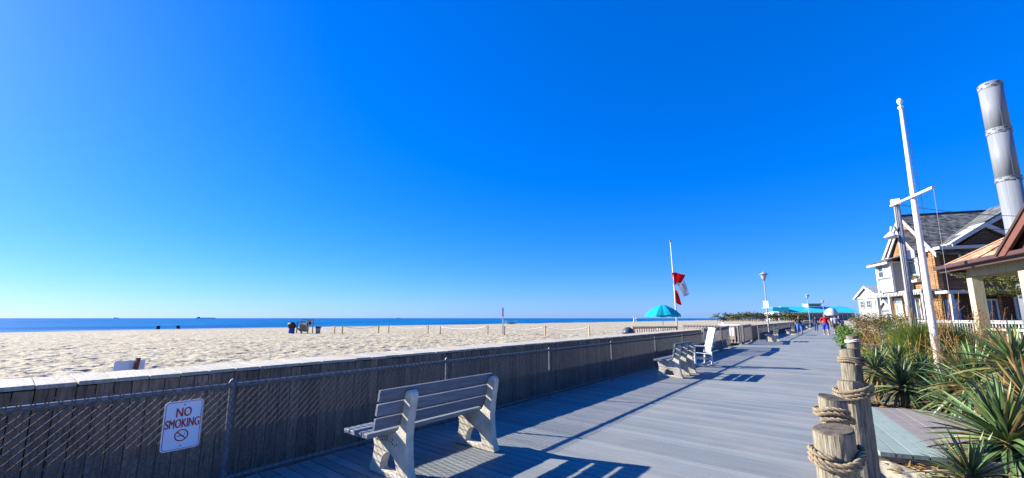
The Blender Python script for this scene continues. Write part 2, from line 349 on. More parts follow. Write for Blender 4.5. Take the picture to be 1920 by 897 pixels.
def garden_z(X, Y):
    return -.13 + .10 * (vnoise(X * 1.1, Y * 1.1, 21) - .5) + .07 * (vnoise(X * 4, Y * 4, 22) - .5) + .035 * (vnoise(X * 10, Y * 10, 23) - .5) + np.clip(X - .8, 0, 3) * .03
struct(grid_object('sandy_garden_bed', np.arange(-.02, 2.2, .035), np.arange(1.5, 9, .035), garden_z, M_sand))
def soil_z(X, Y): return -.16 + .12 * (vnoise(X * .8, Y * .8, 31) - .5) + .05 * vnoise(X * 4, Y * 4, 32)
struct(grid_object('planted_border', np.arange(.02, 14, .14), np.arange(8.9, 60, .2), soil_z, M_soil))

# ------------------------------------------------------------------ boardwalk
XF = -4.458; XR = -0.05; PITCH = .125
bw = struct(link('boardwalk', None)); bw.empty_display_size = .3
bme = MB().box((0, 0, -.02), (XR - XF + .12, PITCH - .010, .04), ch=.0012).mesh('board', M_deck)
rnd = random.Random(5)
for i in range(-4, 200):
    link('board', bme, bw, ((XF - .12 + XR) / 2 + rnd.uniform(-.012, .012), (i + .5) * PITCH, rnd.uniform(-.0015, .0015)))
fb = MB()
for i in range(200, 1240): fb.box(((XF - .12 + XR) / 2, (i + .5) * PITCH, -.02), (XR - XF + .12, PITCH - .010, .04))
stuff(fb.build('far_boards', M_deck, bw, fix=False))
MB().add([(XF - .1, 154, 0), (XR, 154, 0), (XR + 2, 420, 0), (XF - 3, 420, 0)], [(0, 1, 2, 3)]).build('far_deck', M_deck, bw, fix=False)
for x in (XF, -2.3, XR - .06): MB().box((x, 60, -.21), (.10, 190, .33)).build('joist', M_wood, bw)

# side path: boards laid askew, grey ones and pale green ones
sp = struct(link('side_path', None)); sp.empty_display_size = .3
pa = R(99); pu = (math.cos(pa), math.sin(pa))                       # boards run mostly along the walk, skewed by nine degrees
def path_end(x0, near):                                             # x0 = where the board edge meets y = 8
    a, b = (6.34, .30) if near else (9.38, .32)
    t = (a + b * x0 - 8) / (pu[1] - b * pu[0]); p = [x0 + pu[0] * t, 8 + pu[1] * t]
    if p[0] < -.04: t = (-.04 - x0) / pu[0]; p = [-.04, 8 + pu[1] * t]
    return p
for k in range(-5, 27):
    xa = .405 + k * .147 + .006; xb = xa + .134
    if xb < 0: continue
    q4 = [path_end(xa, True), path_end(xb, True), path_end(xb, False), path_end(xa, False)]
    cx_ = sum(p[0] for p in q4) / 4; cy_ = sum(p[1] for p in q4) / 4
    MB().prism([(p[0] - cx_, p[1] - cy_) for p in q4], -.045, 0, 'xy').build('board', M_path_t if k < 1 else M_path_g, sp, (cx_, cy_, .004 + rnd.uniform(-.0015, .0015)))
MB().bar((.0, 6.39, -.075), (4.4, 7.66, -.075), .045, .06).build('edge_beam', M_wood, sp)

# ------------------------------------------------------------------ sea wall of planks with cap boards
XW = -5.31
def plank_wall(name, label, y0, y1, joined=False):
    t = thing(name, label, 'wall', (XW, y0, 0)); w = .121; n = int((y1 - y0) / w); rr = random.Random(int(y0) + 2)
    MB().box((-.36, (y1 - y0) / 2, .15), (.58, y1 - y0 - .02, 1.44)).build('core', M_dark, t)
    if not joined:
        pm = [MB().box((0, 0, .16), (.04, w - .006, 1.50), ch=.003).mesh('plank', M_plank) for _ in range(1)]
        for i in range(n):
            link('plank', pm[0], t, (-.022 + rr.uniform(-.004, .004), (i + .5) * w, rr.uniform(-.012, .0)), (0, 0, rr.uniform(-.02, .02)))
        cm = [MB().box((0, 0, 0), (.70 + q, 2 * w - .006, .035), ch=.004).mesh('cap_board', M_cap) for q in (0, .01, .02)]
        for i in range(n // 2 + 1):
            link('cap_board', rr.choice(cm), t, (-.345 + rr.uniform(-.008, .008), (2 * i + 1) * w, .928 + rr.uniform(-.003, .003)), (rr.uniform(-.008, .008), 0, rr.uniform(-.008, .008)))
    else:
        a = MB(); b = MB()
        for i in range(n): a.box((-.022 + rr.uniform(-.004, .004), (i + .5) * w, .16), (.04, w - .006, 1.5))
        for i in range(n // 2): b.box((-.345, (2 * i + 1) * w, .928 + rr.uniform(-.003, .003)), (.70, 2 * w - .006, .035))
        stuff(a.build('planks', M_plank, t, fix=False)); stuff(b.build('cap_boards', M_cap, t, fix=False))
    return t
plank_wall('plank_wall', 'long weathered plank wall with pale cap boards behind the near chain link fence', -1.2, 22.2)
plank_wall('plank_wall', 'grey plank wall running into the distance beyond the beach gate', 33.0, 150.0, True)

# ------------------------------------------------------------------ chain link fences
def chain_fence(label, y0, y1, posts, pitch, sides=4, mesh_end=None, wr=.0043):
    t = thing('chain_link_fence', label, 'fence', (XF, y0, 0))
    for yp in posts:
        p = MB(); p.tube([(0, yp - y0, -.3), (0, yp - y0, .90)], .024, 10); p.lathe([(.03, .88), (.032, .91), (.02, .935), (.004, .945)], 10, c=(0, yp - y0, 0))
        p.build('post', M_galv, t, smooth=False)
    MB().tube([(.0, 0, .885), (0, y1 - y0, .885)], .021, 10).build('top_rail', M_galv, t)
    MB().tube([(.0, 0, .075), (0, y1 - y0, .075)], .019, 8).build('bottom_rail', M_galv, t)
    w = MB(); me_ = mesh_end or y1; pitch = pitch / 2; n = int((me_ - y0) / pitch); hp = pitch * 1.04; ks = int(.885 / hp) + 1; ks -= ks % 2
    for i in range(n):
        pts = []; yc = (i + .5) * pitch
        for k in range(ks + 1):
            sg = (1 if k % 2 else -1) * (1 if i % 2 else -1)
            pts.append((.027 + .0035 * sg, yc + sg * pitch * .5, .055 + k * hp))
        s2 = 1 if pts[-1][1] > yc else -1; pts[-1] = (.027, pts[-1][1] - s2 * pitch * .06, pts[-1][2] + .012)      # twisted barb above the rail
        w.tube(pts, wr, sides, cap=False)
    stuff(w.build('wire_mesh', M_wire, t, fix=False))
    return t
chain_fence('near chain link fence with twisted wire barbs along the boardwalk edge', -1.4, 18.25, [-1.35, 1.42, 4.08, 6.75, 9.52, 12.6, 15.4, 18.2], .0645)
chain_fence('far chain link fence beyond the beach gate and the lamp post', 33.0, 150.0, [33 + 3 * i for i in range(40)], .09, 3, 56, .003)

# ------------------------------------------------------------------ NO SMOKING sign on the fence
sg = thing('no_smoking_sign', 'white NO SMOKING sign with red lettering wired to the chain link fence', 'sign', (XF + .042, 1.066, .61))
def rrect(w, h, r, n=6):
    out = []
    for cx_, cy_, a0 in ((w / 2 - r, h / 2 - r, 0), (-w / 2 + r, h / 2 - r, 90), (-w / 2 + r, -h / 2 + r, 180), (w / 2 - r, -h / 2 + r, 270)):
        for k in range(n + 1): a = R(a0 + 90 * k / n); out.append((cx_ + r * math.cos(a), cy_ + r * math.sin(a)))
    return out
MB().prism(rrect(.263, .395, .03), 0, .003, 'yz').build('plate', M_sign, sg)
def ring(mb, out, inn, x, mi=0):
    n = len(out); vs = [(x, *p) for p in out] + [(x, *p) for p in inn]
    mb.add(vs, [(i, (i + 1) % n, (i + 1) % n + n, i + n) for i in range(n)], mi)
bo = MB(); ring(bo, rrect(.247, .379, .024), rrect(.239, .371, .021), .0042); bo.build('border', M_red, sg, fix=False)
FR = (R(90), 0, R(90))
for tx, z, s_, fx in (('NO', .100, .104, .66), ('SMOKING', .012, .100, .52)):
    me = text_mesh(tx, s_, .0004, fx, bold=.0); me.materials.clear(); me.materials.append(M_red)
    for o_ in (-.0016, -.0008, 0, .0008, .0016): link('lettering', me, sg, (.0046 + abs(o_) * .12, o_, z + o_ * .4), FR)
def circ(r, n=32, c=(0, 0)): return [(c[0] + r * math.cos(2 * math.pi * k / n), c[1] + r * math.sin(2 * math.pi * k / n)) for k in range(n)]
sy = MB(); ring(sy, circ(.048, c=(0, -.082)), circ(.039, c=(0, -.082)), .0046)
sy.bar((.0046, -.030, -.052), (.0046, .030, -.112), .008, .0006, up=(1, 0, 0)); sy.build('prohibition_ring', M_red, sg, fix=False)
cg = MB(); cg.box((.0044, -.008, -.086), (.0005, .042, .007)); cg.box((.0044, .018, -.086), (.0005, .004, .007))
cg.tube([(.0044, .018, -.078), (.0044, .024, -.070), (.0044, .016, -.066), (.0044, .022, -.060)], .0012, 4)
cg.build('cigarette', M_black, sg, fix=False)
for z in (.165, -.165): MB().lathe([(.006, 0), (.006, .003), (.003, .005)], 8).build('bolt', M_galv, sg, (.003, 0, z), (0, R(90), 0))

# ------------------------------------------------------------------ benches
def leg_mesh():
    outer = [(.03, 0), (.66, 0), (.665, .03), (.625, .14), (.605, .28), (.60, .40), (.615, .55), (.645, .72), (.655, .775), (.645, .81), (.615, .83), (.58, .825), (.553, .80), (.535, .70), (.515, .58), (.49, .50), (.455, .445), (.40, .415), (.05, .405), (.055, .36), (.085, .24), (.07, .14), (.015, .04)]
    arch = [(.335 + .125 * math.cos(a), .055 + .165 * math.sin(a)) for a in [math.pi * k / 12 for k in range(13)]]
    bm = bmesh.new(); T = .088
    vs = [bm.verts.new((x, 0, z)) for x, z in outer]; es = [bm.edges.new((vs[i], vs[(i + 1) % len(vs)])) for i in range(len(vs))]
    va = [bm.verts.new((x, 0, z)) for x, z in arch]; es += [bm.edges.new((va[i], va[(i + 1) % len(va)])) for i in range(len(va))]
    bmesh.ops.triangle_fill(bm, edges=es, use_beauty=True)
    ex = bmesh.ops.extrude_face_region(bm, geom=list(bm.faces)); bmesh.ops.translate(bm, verts=[v for v in ex['geom'] if isinstance(v, bmesh.types.BMVert)], vec=(0, T, 0))
    bmesh.ops.translate(bm, verts=bm.verts, vec=(0, -T / 2, 0)); bmesh.ops.recalc_face_normals(bm, faces=bm.faces)
    sharp = [e for e in bm.edges if len(e.link_faces) == 2 and e.calc_face_angle(0) > .9]
    bmesh.ops.bevel(bm, geom=sharp, offset=.008, segments=1, affect='EDGES')
    me = bpy.data.meshes.new('leg'); bm.to_mesh(me); bm.free(); me.materials.append(M_conc); return me
LEG = leg_mesh()
def bench(label, y0, legs, length, over, x0=-3.83, group=None, rz=0):
    t = thing('bench', label, 'bench', (x0, y0, 0), rz, group)
    for ly in legs: link('leg', LEG, t, (0, ly, 0))
    st = MB().box((0, 0, 0), (.088, length, .04), ch=.005).mesh('seat_slat', M_slat); bk = MB().box((0, 0, 0), (.035, length, .105), ch=.005).mesh('back_slat', M_slat)
    yc = (legs[0] + legs[-1]) / 2 + over
    for k in range(4): link('seat_slat', st, t, (.035 + k * .105, yc, .428 + k * .002))
    for k in range(3): link('back_slat', bk, t, (.492 + k * .026, yc, .555 + k * .126), (0, R(11), 0))
    return t
nb = bench('wood slat bench with two pale concrete legs in the foreground, facing the beach', 2.52, [0, 1.17], 1.52, -.145)
st_ = MB(); q = random.Random(31)                                   # worn-away dark stencil marks on the near leg, no longer readable
for row in range(2):
    for k in range(10):
        if q.random() < .2: continue
        a = R(150 - 12 * k); r_ = .17 + row * .045
        st_.box((.30 + r_ * math.cos(a), -.0455, .20 + r_ * .62 * math.sin(a) + .03), (q.uniform(.006, .014), .002, q.uniform(.010, .026)), rot=(0, q.uniform(-.5, .5), 0))
stuff(st_.build('worn_stencil', mat('faded_stencil', (.07, .065, .06), .9, .4, 40), nb))
bench('three legged slat bench beside the white rocking chair', 10.9, [0, .62, 1.24], 1.55, 0.0, -3.86)
for y, lb in ((31.3, 'far slat bench just past the beach gate by the lamp post'), (44.2, 'far slat bench behind the man in the black shirt'), (72, 'small distant bench by the second lamp post')):
    bench(lb, y, [0, 1.17], 1.52, -.1, -3.85)

# ------------------------------------------------------------------ white rocking chair
rc = thing('rocking_chair', 'tall white wooden rocking chair facing the beach beside the fence', 'chair', (-3.55, 14.1, 0), R(36))
for s in (-1, 1):
    y = s * .26
    MB().tube([(-.42 + .84 * k / 10, y, .03 + .10 * ((k - 5) / 5) ** 2) for k in range(11)], .022, 6).build('rocker', M_white, rc)
    MB().bar((-.28, y, .05), (-.28, y, .62), .045, .045, up=(0, 1, 0)).build('front_leg', M_white, rc)
    MB().bar((.22, y, .04), (.24, y, .46), .045, .045, up=(0, 1, 0)).build('rear_leg', M_white, rc)
    MB().bar((-.36, y, .635), (.30, y, .60), .07, .022).build('arm', M_white, rc)
    MB().bar((.20, y * .85, .38), (.42, y * .85, 1.17), .04, .045, up=(0, 1, 0)).build('back_post', M_white, rc)
    MB().bar((-.28, y, .24), (.22, y, .24), .03, .03).build('stretcher', M_white, rc)
for k in range(5): MB().box((-.22 + k * .095, 0, .41 - k * .008), (.085, .50, .02), ch=.003).build('seat_slat', M_white, rc)
for k in range(6): MB().bar((.215, -.17 + k * .068, .42), (.405, -.17 + k * .068, 1.12), .052, .015, up=(1, 0, 0)).build('back_slat', M_white, rc)
MB().bar((.415, -.25, 1.15), (.415, .25, 1.15), .03, .09).build('head_rail', M_white, rc)
for z, x in ((.30, -.28), (.20, -.28), (.28, .22)): MB().bar((x, -.26, z), (x, .26, z), .03, .04).build('cross_rail', M_white, rc)

# ------------------------------------------------------------------ picket panels at the beach gate
def picket(label, a, b, h=1.08, sp=.17, name='picket_panel', m=None, z0=.0, pw=.07, posts=True, cat='fence', cap=None):
    m = m or M_wood; a = Vector((*a, z0)); b = Vector((*b, z0)); d = b - a; L = d.length; rz = math.atan2(d.y, d.x)
    t = thing(name, label, cat, a, rz)
    for z in (.12, h - .08): MB().box((L / 2, 0, z), (L, .045, .09), ch=.004).build('rail', m, t)
    MB().box((L / 2, 0, h), (L + .05, .12, .035), ch=.004).build('cap_rail', cap or m, t)
    pk = MB().box((0, 0, h / 2 + .02), (pw, .022, h - .12), ch=.003).mesh('picket', m)
    n = int(L / sp)
    for i in range(n): link('picket', pk, t, ((i + .5) * L / n, -.035, 0))
    if posts:
        pm = MB().box((0, 0, h / 2 - .1), (.10, .10, h + .25), ch=.006).mesh('post', m)
        for x in (0, L): link('post', pm, t, (x, .03, 0))
    return t
picket('grey picket panel joining the end of the near chain link fence', (-4.46, 18.45), (-4.44, 21.1))
picket('grey wooden gate leaf standing open along the boardwalk edge', (-4.40, 21.3), (-4.62, 24.2), name='gate_leaf', cat='gate')
picket('grey picket panel facing the camera across the beach gate opening', (-7.6, 26.6), (-4.52, 26.6))
picket('grey gate leaf beyond the picket panel that faces the camera', (-4.47, 27.4), (-4.80, 32.4), name='gate_leaf', cat='gate')
picket('pale slatted railing on the beach ramp below the teal umbrella', (-10.44, 25.6), (-8.8, 29.2), h=.95, sp=.2, m=M_woodl, z0=.0, name='ramp_railing')
dk = MB().box((-9.0, 33, -.2), (5.6, 17, .3)); struct(dk.build('beach_deck', M_woodl))

# ------------------------------------------------------------------ lamp posts on the walk
M_lampgrey = mat('lamp_grey', (.26, .27, .28), .5, .15)
def lamp(label, x, y, sign=True):
    t = thing('lamp_post', label, 'lamp post', (x, y, 0), 0, None)
    MB().lathe([(.12, 0), (.12, .04), (.075, .06), (.07, .45), (.06, .5), (.052, .6), (.038, 4.45)], 12).build('pole', M_lampgrey, t, smooth=True)
    MB().lathe([(.06, 4.43), (.09, 4.46), (.09, 4.5)], 12).build('collar', M_galv, t)
    MB().lathe([(.09, 4.5), (.15, 4.6), (.22, 4.85), (.23, 4.9)], 12).build('lantern', mat('lantern_glass', (.36, .38, .38), .3, .08), t, smooth=True)
    MB().lathe([(.33, 4.885), (.34, 4.91), (.20, 4.99), (.10, 5.06), (.04, 5.08), (.04, 5.13), (.01, 5.15)], 14).build('cap', M_lampgrey, t, smooth=True)
    if sign:
        s = MB().prism(rrect(.36, .56, .04), -.005, .005, 'xz').build('notice', M_sign, t, (-.03, -.085, 2.55), (0, 0, R(-12)))
        q = MB(); o_, i_ = circ(.125, c=(0, .08)), circ(.10, c=(0, .08)); n = len(o_)
        q.add([(p[0], -.008, p[1]) for p in o_ + i_], [(i, (i + 1) % n, (i + 1) % n + n, i + n) for i in range(n)])
        q.bar((-.08, -.008, .16), (.08, -.008, .0), .022, .002, up=(0, 1, 0)); q.build('prohibition_ring', mat('sign_red_bright', (.55, .05, .04), .45, .08), s, fix=False)
        MB().box((0, -.008, -.11), (.24, .002, .03)).box((0, -.008, -.19), (.26, .002, .05)).build('print_lines', M_red, s)
    return t
lamp('nearest lamp post with a white round-cornered notice on its pole', -4.3, 37.2)
lamp('second lamp post along the boardwalk, left of the walkers', -3.4, 76.0, False)
lamp('farthest and smallest lamp post near the teal roof', -2.2, 103, False)

# ------------------------------------------------------------------ teal umbrella, flag pole with flags, table, bin
um = thing('beach_umbrella', 'open teal umbrella standing behind the plank wall', 'umbrella', (-10.5, 31.6, -.05))
MB().tube([(0, 0, 0), (0, 0, 2.5)], .022, 8).build('pole', M_trim, um)
n8 = 8; prof = [(0, 2.58), (.35, 2.50), (.75, 2.31), (1.1, 2.06), (1.34, 1.82)]
for k in range(n8):
    a0, a1 = 2 * math.pi * k / n8, 2 * math.pi * (k + 1) / n8; p = MB(); vs = []
    for r, z in prof:
        for q in range(5):
            a = a0 + (a1 - a0) * q / 4; rr_ = r * (1 - .055 * (1 - abs(q - 2) / 2)) if r else 0; vs.append((rr_ * math.cos(a), rr_ * math.sin(a), z - (.05 * (1 - abs(q - 2) / 2)) * r))
    fs = [(i * 5 + q, i * 5 + q + 1, (i + 1) * 5 + q + 1, (i + 1) * 5 + q) for i in range(4) for q in range(4)]
    e = len(vs); vs += [(x * 1.0, y * 1.0, z - .14) for x, y, z in vs[20:25]]; fs += [(20 + q, 21 + q, e + q + 1, e + q) for q in range(4)]
    p.add(vs, fs).build('canopy_panel', M_teal, um, smooth=False)
    MB().tube([(0, 0, 2.5), (1.3 * math.cos(a0), 1.3 * math.sin(a0), 1.8)], .008, 5).build('rib', M_trim, um)
tb = thing('round_table', 'white table under the teal umbrella', 'table', (-10.5, 31.6, -.05))
MB().lathe([(.5, .70), (.52, .71), (.52, .735), (.5, .745)], 20).build('tabletop', M_white, tb); 
for k in range(3): MB().tube([(.1 * math.cos(k * 2.1), .1 * math.sin(k * 2.1), .7), (.38 * math.cos(k * 2.1), .38 * math.sin(k * 2.1), 0)], .02, 6).build('leg', M_white, tb)
fp = thing('beach_flagpole', 'thin white flagpole on the beach carrying red and white flags', 'flagpole', (-10.55, 35.2, -.4), 0)
MB().tube([(0, 0, 0), (-.03, 0, 4), (-.10, -.12, 8.35)], [.075, .06, .03], 10).build('pole', M_white, fp, smooth=True)
MB().lathe([(.01, 8.33), (.07, 8.38), (.09, 8.45), (.06, 8.52), (.01, 8.55)], 10, c=(-.10, -.12, 0)).build('finial', M_galv, fp, smooth=True)
RV = Vector((.781, .624, 0))
def flag(name, label, pts, m, zoff=0, fold=1.0):
    """hanging cloth: a quad patch (corner pixels turned into metres along the pole's screen-parallel plane) with folds"""
    A, B, C, D = [Vector((-10.6, 35.15, 0)) + RV * p[0] + Vector((0, 0, p[1])) for p in pts]; mb = MB(); N = 14; vs = []
    nrm = Vector((RV.y, -RV.x, 0))
    for i in range(N + 1):
        for j in range(N + 1):
            u, v = i / N, j / N; p = A * (1 - u) * (1 - v) + B * u * (1 - v) + C * u * v + D * (1 - u) * v
            p = p + nrm * fold * (.09 * math.sin(6 * u + 2 * v + zoff) * (.2 + u) + .03 * math.sin(9 * u - 4 * v)) + Vector((0, 0, .05 * math.sin(5 * u + zoff)))
            vs.append(p)
    mb.add(vs, [(i * (N + 1) + j, (i + 1) * (N + 1) + j, (i + 1) * (N + 1) + j + 1, i * (N + 1) + j + 1) for i in range(N) for j in range(N)])
    o = mb.build(name, m, None, smooth=True, fix=False); md = o.modifiers.new('thick', 'SOLIDIFY'); md.thickness = .006; return o
tag(flag('red_flag', 'upper red flag blowing from the beach flagpole', [(-.14, 5.30), (1.05, 5.20), (.66, 4.55), (.0, 4.15)], M_flagred), 'upper red flag blowing from the beach flagpole', 'flag')
wf = flag('white_flag', 'white flag with faint printing between the two red flags', [(.22, 4.42), (.86, 4.62), (1.26, 3.55), (.72, 3.20)], M_flagwhite, 1.3, .6)
tag(wf, 'white flag with faint printing between the two red flags', 'flag')
pl = MB()
for k, (u, v) in enumerate(((.58, 4.02), (.70, 3.86), (.80, 3.70))):
    c = Vector((-10.6, 35.15, 0)) + RV * u + Vector((.30, -.36, v)); pl.bar(c, c + RV * .07 + Vector((0, 0, -.05)), .004, .015, up=(.62, -.78, 0))
pl.build('print', M_red, wf)
tag(flag('red_flag', '', [(.02, 3.85), (.16, 3.85), (.62, 2.55), (.10, 2.75)], M_flagred, 2.2), 'lower narrow red flag wrapped round the beach flagpole', 'flag')
bn = thing('beach_bin', 'dark rounded bin behind the plank wall left of the pale railing', 'bin', (-9.03, 21.45, -.42))
MB().lathe([(.26, 0), (.30, .9), (.31, 1.1)], 16).build('body', mat('bin_dark', (.035, .045, .06), .5, .2), bn, smooth=True)
MB().lathe([(.33, 1.1), (.33, 1.16), (.26, 1.32), (.12, 1.42), (.02, 1.44)], 16).build('lid', mat('bin_lid', (.05, .06, .085), .45, .2), bn, smooth=True)
wb = thing('storage_box', 'white storage box standing behind the open gate leaf', 'box', (-7.6, 42.0, -.42), R(-20))
MB().box((0, 0, .68), (1.9, 1.3, 1.2), ch=.02).build('body', M_white, wb); MB().box((0, 0, 1.32), (2.0, 1.4, .07), ch=.01).build('lid', M_white, wb)

# sign on a post just behind the wall, seen from the back
bs = thing('beach_notice', 'back of a white notice board on a brown post poking above the wall', 'sign', (-8.05, 1.26, -.42), R(15))
MB().box((0, 0, .66), (.04, .045, 1.38), rot=(R(-6), 0, 0)).build('post', mat('rust_brown', (.16, .06, .04), .8, .2), bs)
MB().box((-.04, 0, 1.08), (.006, .36, .46), ch=.002).build('board', M_sign, bs)

# ------------------------------------------------------------------ things out on the beach
def bz(x, y): return float(beach_z(np.array([x]), np.array([y]))[0])
posts = [(-52.5, 27.9), (-51.6, 28.5), (-49.5, 32.6), (-48.6, 33.6), (-41.9, 34.9), (-40.3, 35.6), (-32.6, 36.2), (-30.2, 36.4), (-25.3, 37.5), (-20.5, 38.6)]
G = 'rope fence posts on the beach'; M_postwood = mat('orange_post_wood', (.52, .35, .17), .85, .25, 5, (3, 3, .7), rand=.12)
ordn = ['first', 'second', 'third', 'fourth', 'fifth', 'sixth', 'seventh', 'eighth', 'ninth', 'tenth']
for i, (x, y) in enumerate(posts):
    o = MB().box((0, 0, .42), (.13, .13, 1.35), ch=.012).build('rope_post', M_postwood, None, (x, y, bz(x, y)), (0, 0, i * .3))
    tag(o, f'{ordn[i]} tan timber post from the left in the beach rope fence', 'post', G)
pairs = [((-55.7, 27.2, 1.0), 0), (1, 2), (3, 4), (5, 6), (7, 8), (8, 9)]
lbs = ['white rope from the grey bin to the first beach post', 'white rope between the second and third beach posts', 'white rope between the fourth and fifth beach posts', 'white rope between the sixth and seventh beach posts', 'white rope crossing in front of the tall beach sign', 'white rope to the last beach post near the wall']
for (a, b), lb in zip(pairs, lbs):
    def P(q):
        if isinstance(q, tuple): return Vector((q[0], q[1], -.5 + q[2]))
        return Vector((*posts[q], bz(*posts[q]) + 1.0))
    A, B = P(a), P(b); pts = [A.lerp(B, k / 14) - Vector((0, 0, .32 * (1 - ((k - 7) / 7) ** 2))) for k in range(15)]
    tag(MB().tube(pts, .042, 6).build('beach_rope', M_ropew, smooth=True), lb, 'rope')
bsn = thing('beach_sign', 'tall white beach sign post with lined notice board', 'sign', (-33.2, 39.7, -.5), R(38))
MB().box((0, 0, 1.2), (.17, .17, 2.6), ch=.01).build('post', M_white, bsn)
pn = MB().box((0, -.11, 2.72), (.28, .03, 1.06), ch=.004).build('board', M_sign, bsn)
MB().box((0, -.10, 3.27), (.30, .05, .05)).build('top_band', M_black, bsn)
pq = MB()
for z, h_ in ((3.12, .06), (2.98, .05), (2.85, .05), (2.72, .06), (2.50, .10), (2.33, .05)): pq.box((0, -.129, z), (.22, .004, h_))
pq.build('print_lines', M_red, pn)
can = thing('trash_can', 'grey trash can with dark lid at the left end of the beach rope', 'bin', (-56, 27.4, bz(-56, 27.4)))
MB().lathe([(.27, 0), (.33, .7), (.34, .75)], 14).build('body', mat('can_grey', (.22, .25, .28), .5, .2), can, smooth=True); MB().lathe([(.36, .74), (.37, .82), (.30, 1.0), (.1, 1.06)], 14).build('lid', mat('can_lid', (.03, .035, .05), .5, .2), can, smooth=True)
bb = thing('blue_barrel', 'blue barrel stuffed with a dark bag beside the wooden frame on the beach', 'barrel', (-58.5, 25.0, bz(-58.5, 25)))
MB().lathe([(.34, 0), (.38, .1), (.38, .75), (.35, .8)], 14).build('body', mat('barrel_blue', (.02, .06, .28), .5, .2), bb, smooth=True)
bag = MB().lathe([(.40, .78), (.52, 1.0), (.50, 1.3), (.30, 1.52), (.06, 1.58)], 9).build('bag', M_black, bb)
for v in bag.data.vertices: v.co += Vector((rnd.uniform(-.08, .08), rnd.uniform(-.08, .08), rnd.uniform(-.05, .05)))
wfm = thing('timber_stand', 'stacked timber lifeguard stand frame on the beach beside the blue barrel', 'stand', (-57.8, 26.4, bz(-57.8, 26.4)), R(25))
for x, y, h_ in ((-.9, -.4, 1.55), (-.2, -.4, 1.7), (.9, -.4, 1.9), (-.9, .5, 1.5), (.9, .5, 1.9)): MB().bar((x, y, -.2), (x, y, h_), .10, .10, up=(0, 1, 0)).build('upright', M_woodl, wfm)
for a, b in (((-.95, -.45, 1.5), (.2, -.45, 1.6)), ((-.2, -.45, 1.86), (.95, -.45, 1.86)), ((-.9, .5, 1.5), (.9, .5, 1.85)), ((-1.1, -.5, 1.0), (.1, -.5, .05)), ((-.9, -.4, .6), (.9, -.4, .6)), ((.9, -.4, 1.8), (.9, .5, 1.8))): MB().bar(a, b, .07, .14).build('beam', M_woodl, wfm)
MB().box((-.2, .1, .75), (1.1, .5, 1.0), rot=(0, R(8), 0), ch=.03).build('seat_box', mat('stand_board', (.30, .24, .17), .85, .3), wfm)
MB().box((.55, .1, 1.35), (.5, .45, .5), rot=(0, R(-15), R(12)), ch=.08).build('bundle', M_black, wfm)
for i, (x, y, lb) in enumerate(((-118, 22.0, 'left of two dark beach chairs by the water'), (-117, 25.4, 'right of two dark beach chairs by the water'))):
    t = thing('beach_chair', lb, 'chair', (x, y, bz(x, y)), R(160 + 20 * i), 'two dark chairs at the shore'); t.scale = (.72, .72, .72)
    MB().bar((-.5, 0, .35), (.3, 0, .25), .8, .08).build('seat', M_black, t); MB().bar((.25, 0, .25), (.75, 0, 1.25), .85, .08).build('backrest', M_black, t)
    for s in (-.4, .4):
        MB().bar((-.45, s, .36), (.3, s, 0), .05, .05).build('leg', M_black, t); MB().bar((.3, s, .3), (-.4, s, .0), .05, .05).build('leg', M_black, t)
bt = thing('rowing_boat', 'pale surf boat drawn up on the sand near the water', 'boat', (-98, 122, bz(-98, 122)), R(75))
hull = MB(); secs = []
for k in range(9):
    u = k / 8; hw = .85 * math.sin(math.pi * (.12 + .80 * u)) ** .6; zk = .15 + .9 * (2 * u - 1) ** 2 * .5; x = -2.6 + 5.2 * u; secs += [(x, -hw, .85 + zk * .7), (x, -hw * .7, .25 + zk * .3), (x, 0, zk * .4), (x, hw * .7, .25 + zk * .3), (x, hw, .85 + zk * .7)]
hull.add(secs, [(i * 5 + j, i * 5 + j + 1, (i + 1) * 5 + j + 1, (i + 1) * 5 + j) for i in range(8) for j in range(4)]); ho = hull.build('hull', mat('boat_teal', (.40, .55, .58), .5, .15), bt); ho.modifiers.new('t', 'SOLIDIFY').thickness = .05
for k in (-1.2, 0, 1.2): MB().box((k, 0, .75), (.25, 1.3, .05)).build('thwart', M_woodl, bt)
ls = thing('lifeguard_stand', 'small white lifeguard chair far down the beach', 'stand', (-84, 209, -.7), R(30))
for s in (-.8, .8):
    for q in (-.8, .8): MB().bar((s, q, 0), (s * .6, q * .6, 2.2), .16, .16).build('leg', M_white, ls)
    MB().bar((s, -.8, .5), (s * .7, .6, 1.8), .12, .12).build('brace', M_white, ls)
MB().box((0, 0, 1.9), (1.6, 1.5, .2)).build('platform', M_white, ls); MB().box((.6, 0, 2.5), (.15, 1.4, 1.1)).build('backrest', M_white, ls); MB().box((0, 0, 3.1), (1.7, 1.6, .12)).build('roof', M_white, ls)
for i, (x, y, L, h_, lb) in enumerate(((-9000, 2330, 300, 26, 'long low cargo ship on the left of the horizon'), (-9000, 1150, 55, 22, 'tiny ship near the left edge of the horizon'), (-9000, 6500, 120, 20, 'distant ship on the horizon above the rope fence'))):
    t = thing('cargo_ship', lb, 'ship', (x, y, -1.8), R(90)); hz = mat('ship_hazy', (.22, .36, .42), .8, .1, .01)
    MB().prism([(-L / 2, 0), (L / 2 * .94, 0), (L / 2, h_ * .45), (-L / 2, h_ * .45)], -14, 14, 'xz').build('hull', hz, t); MB().box((-L * .36, 0, h_ * .72), (L * .12, 22, h_ * .6)).build('bridge', hz, t)

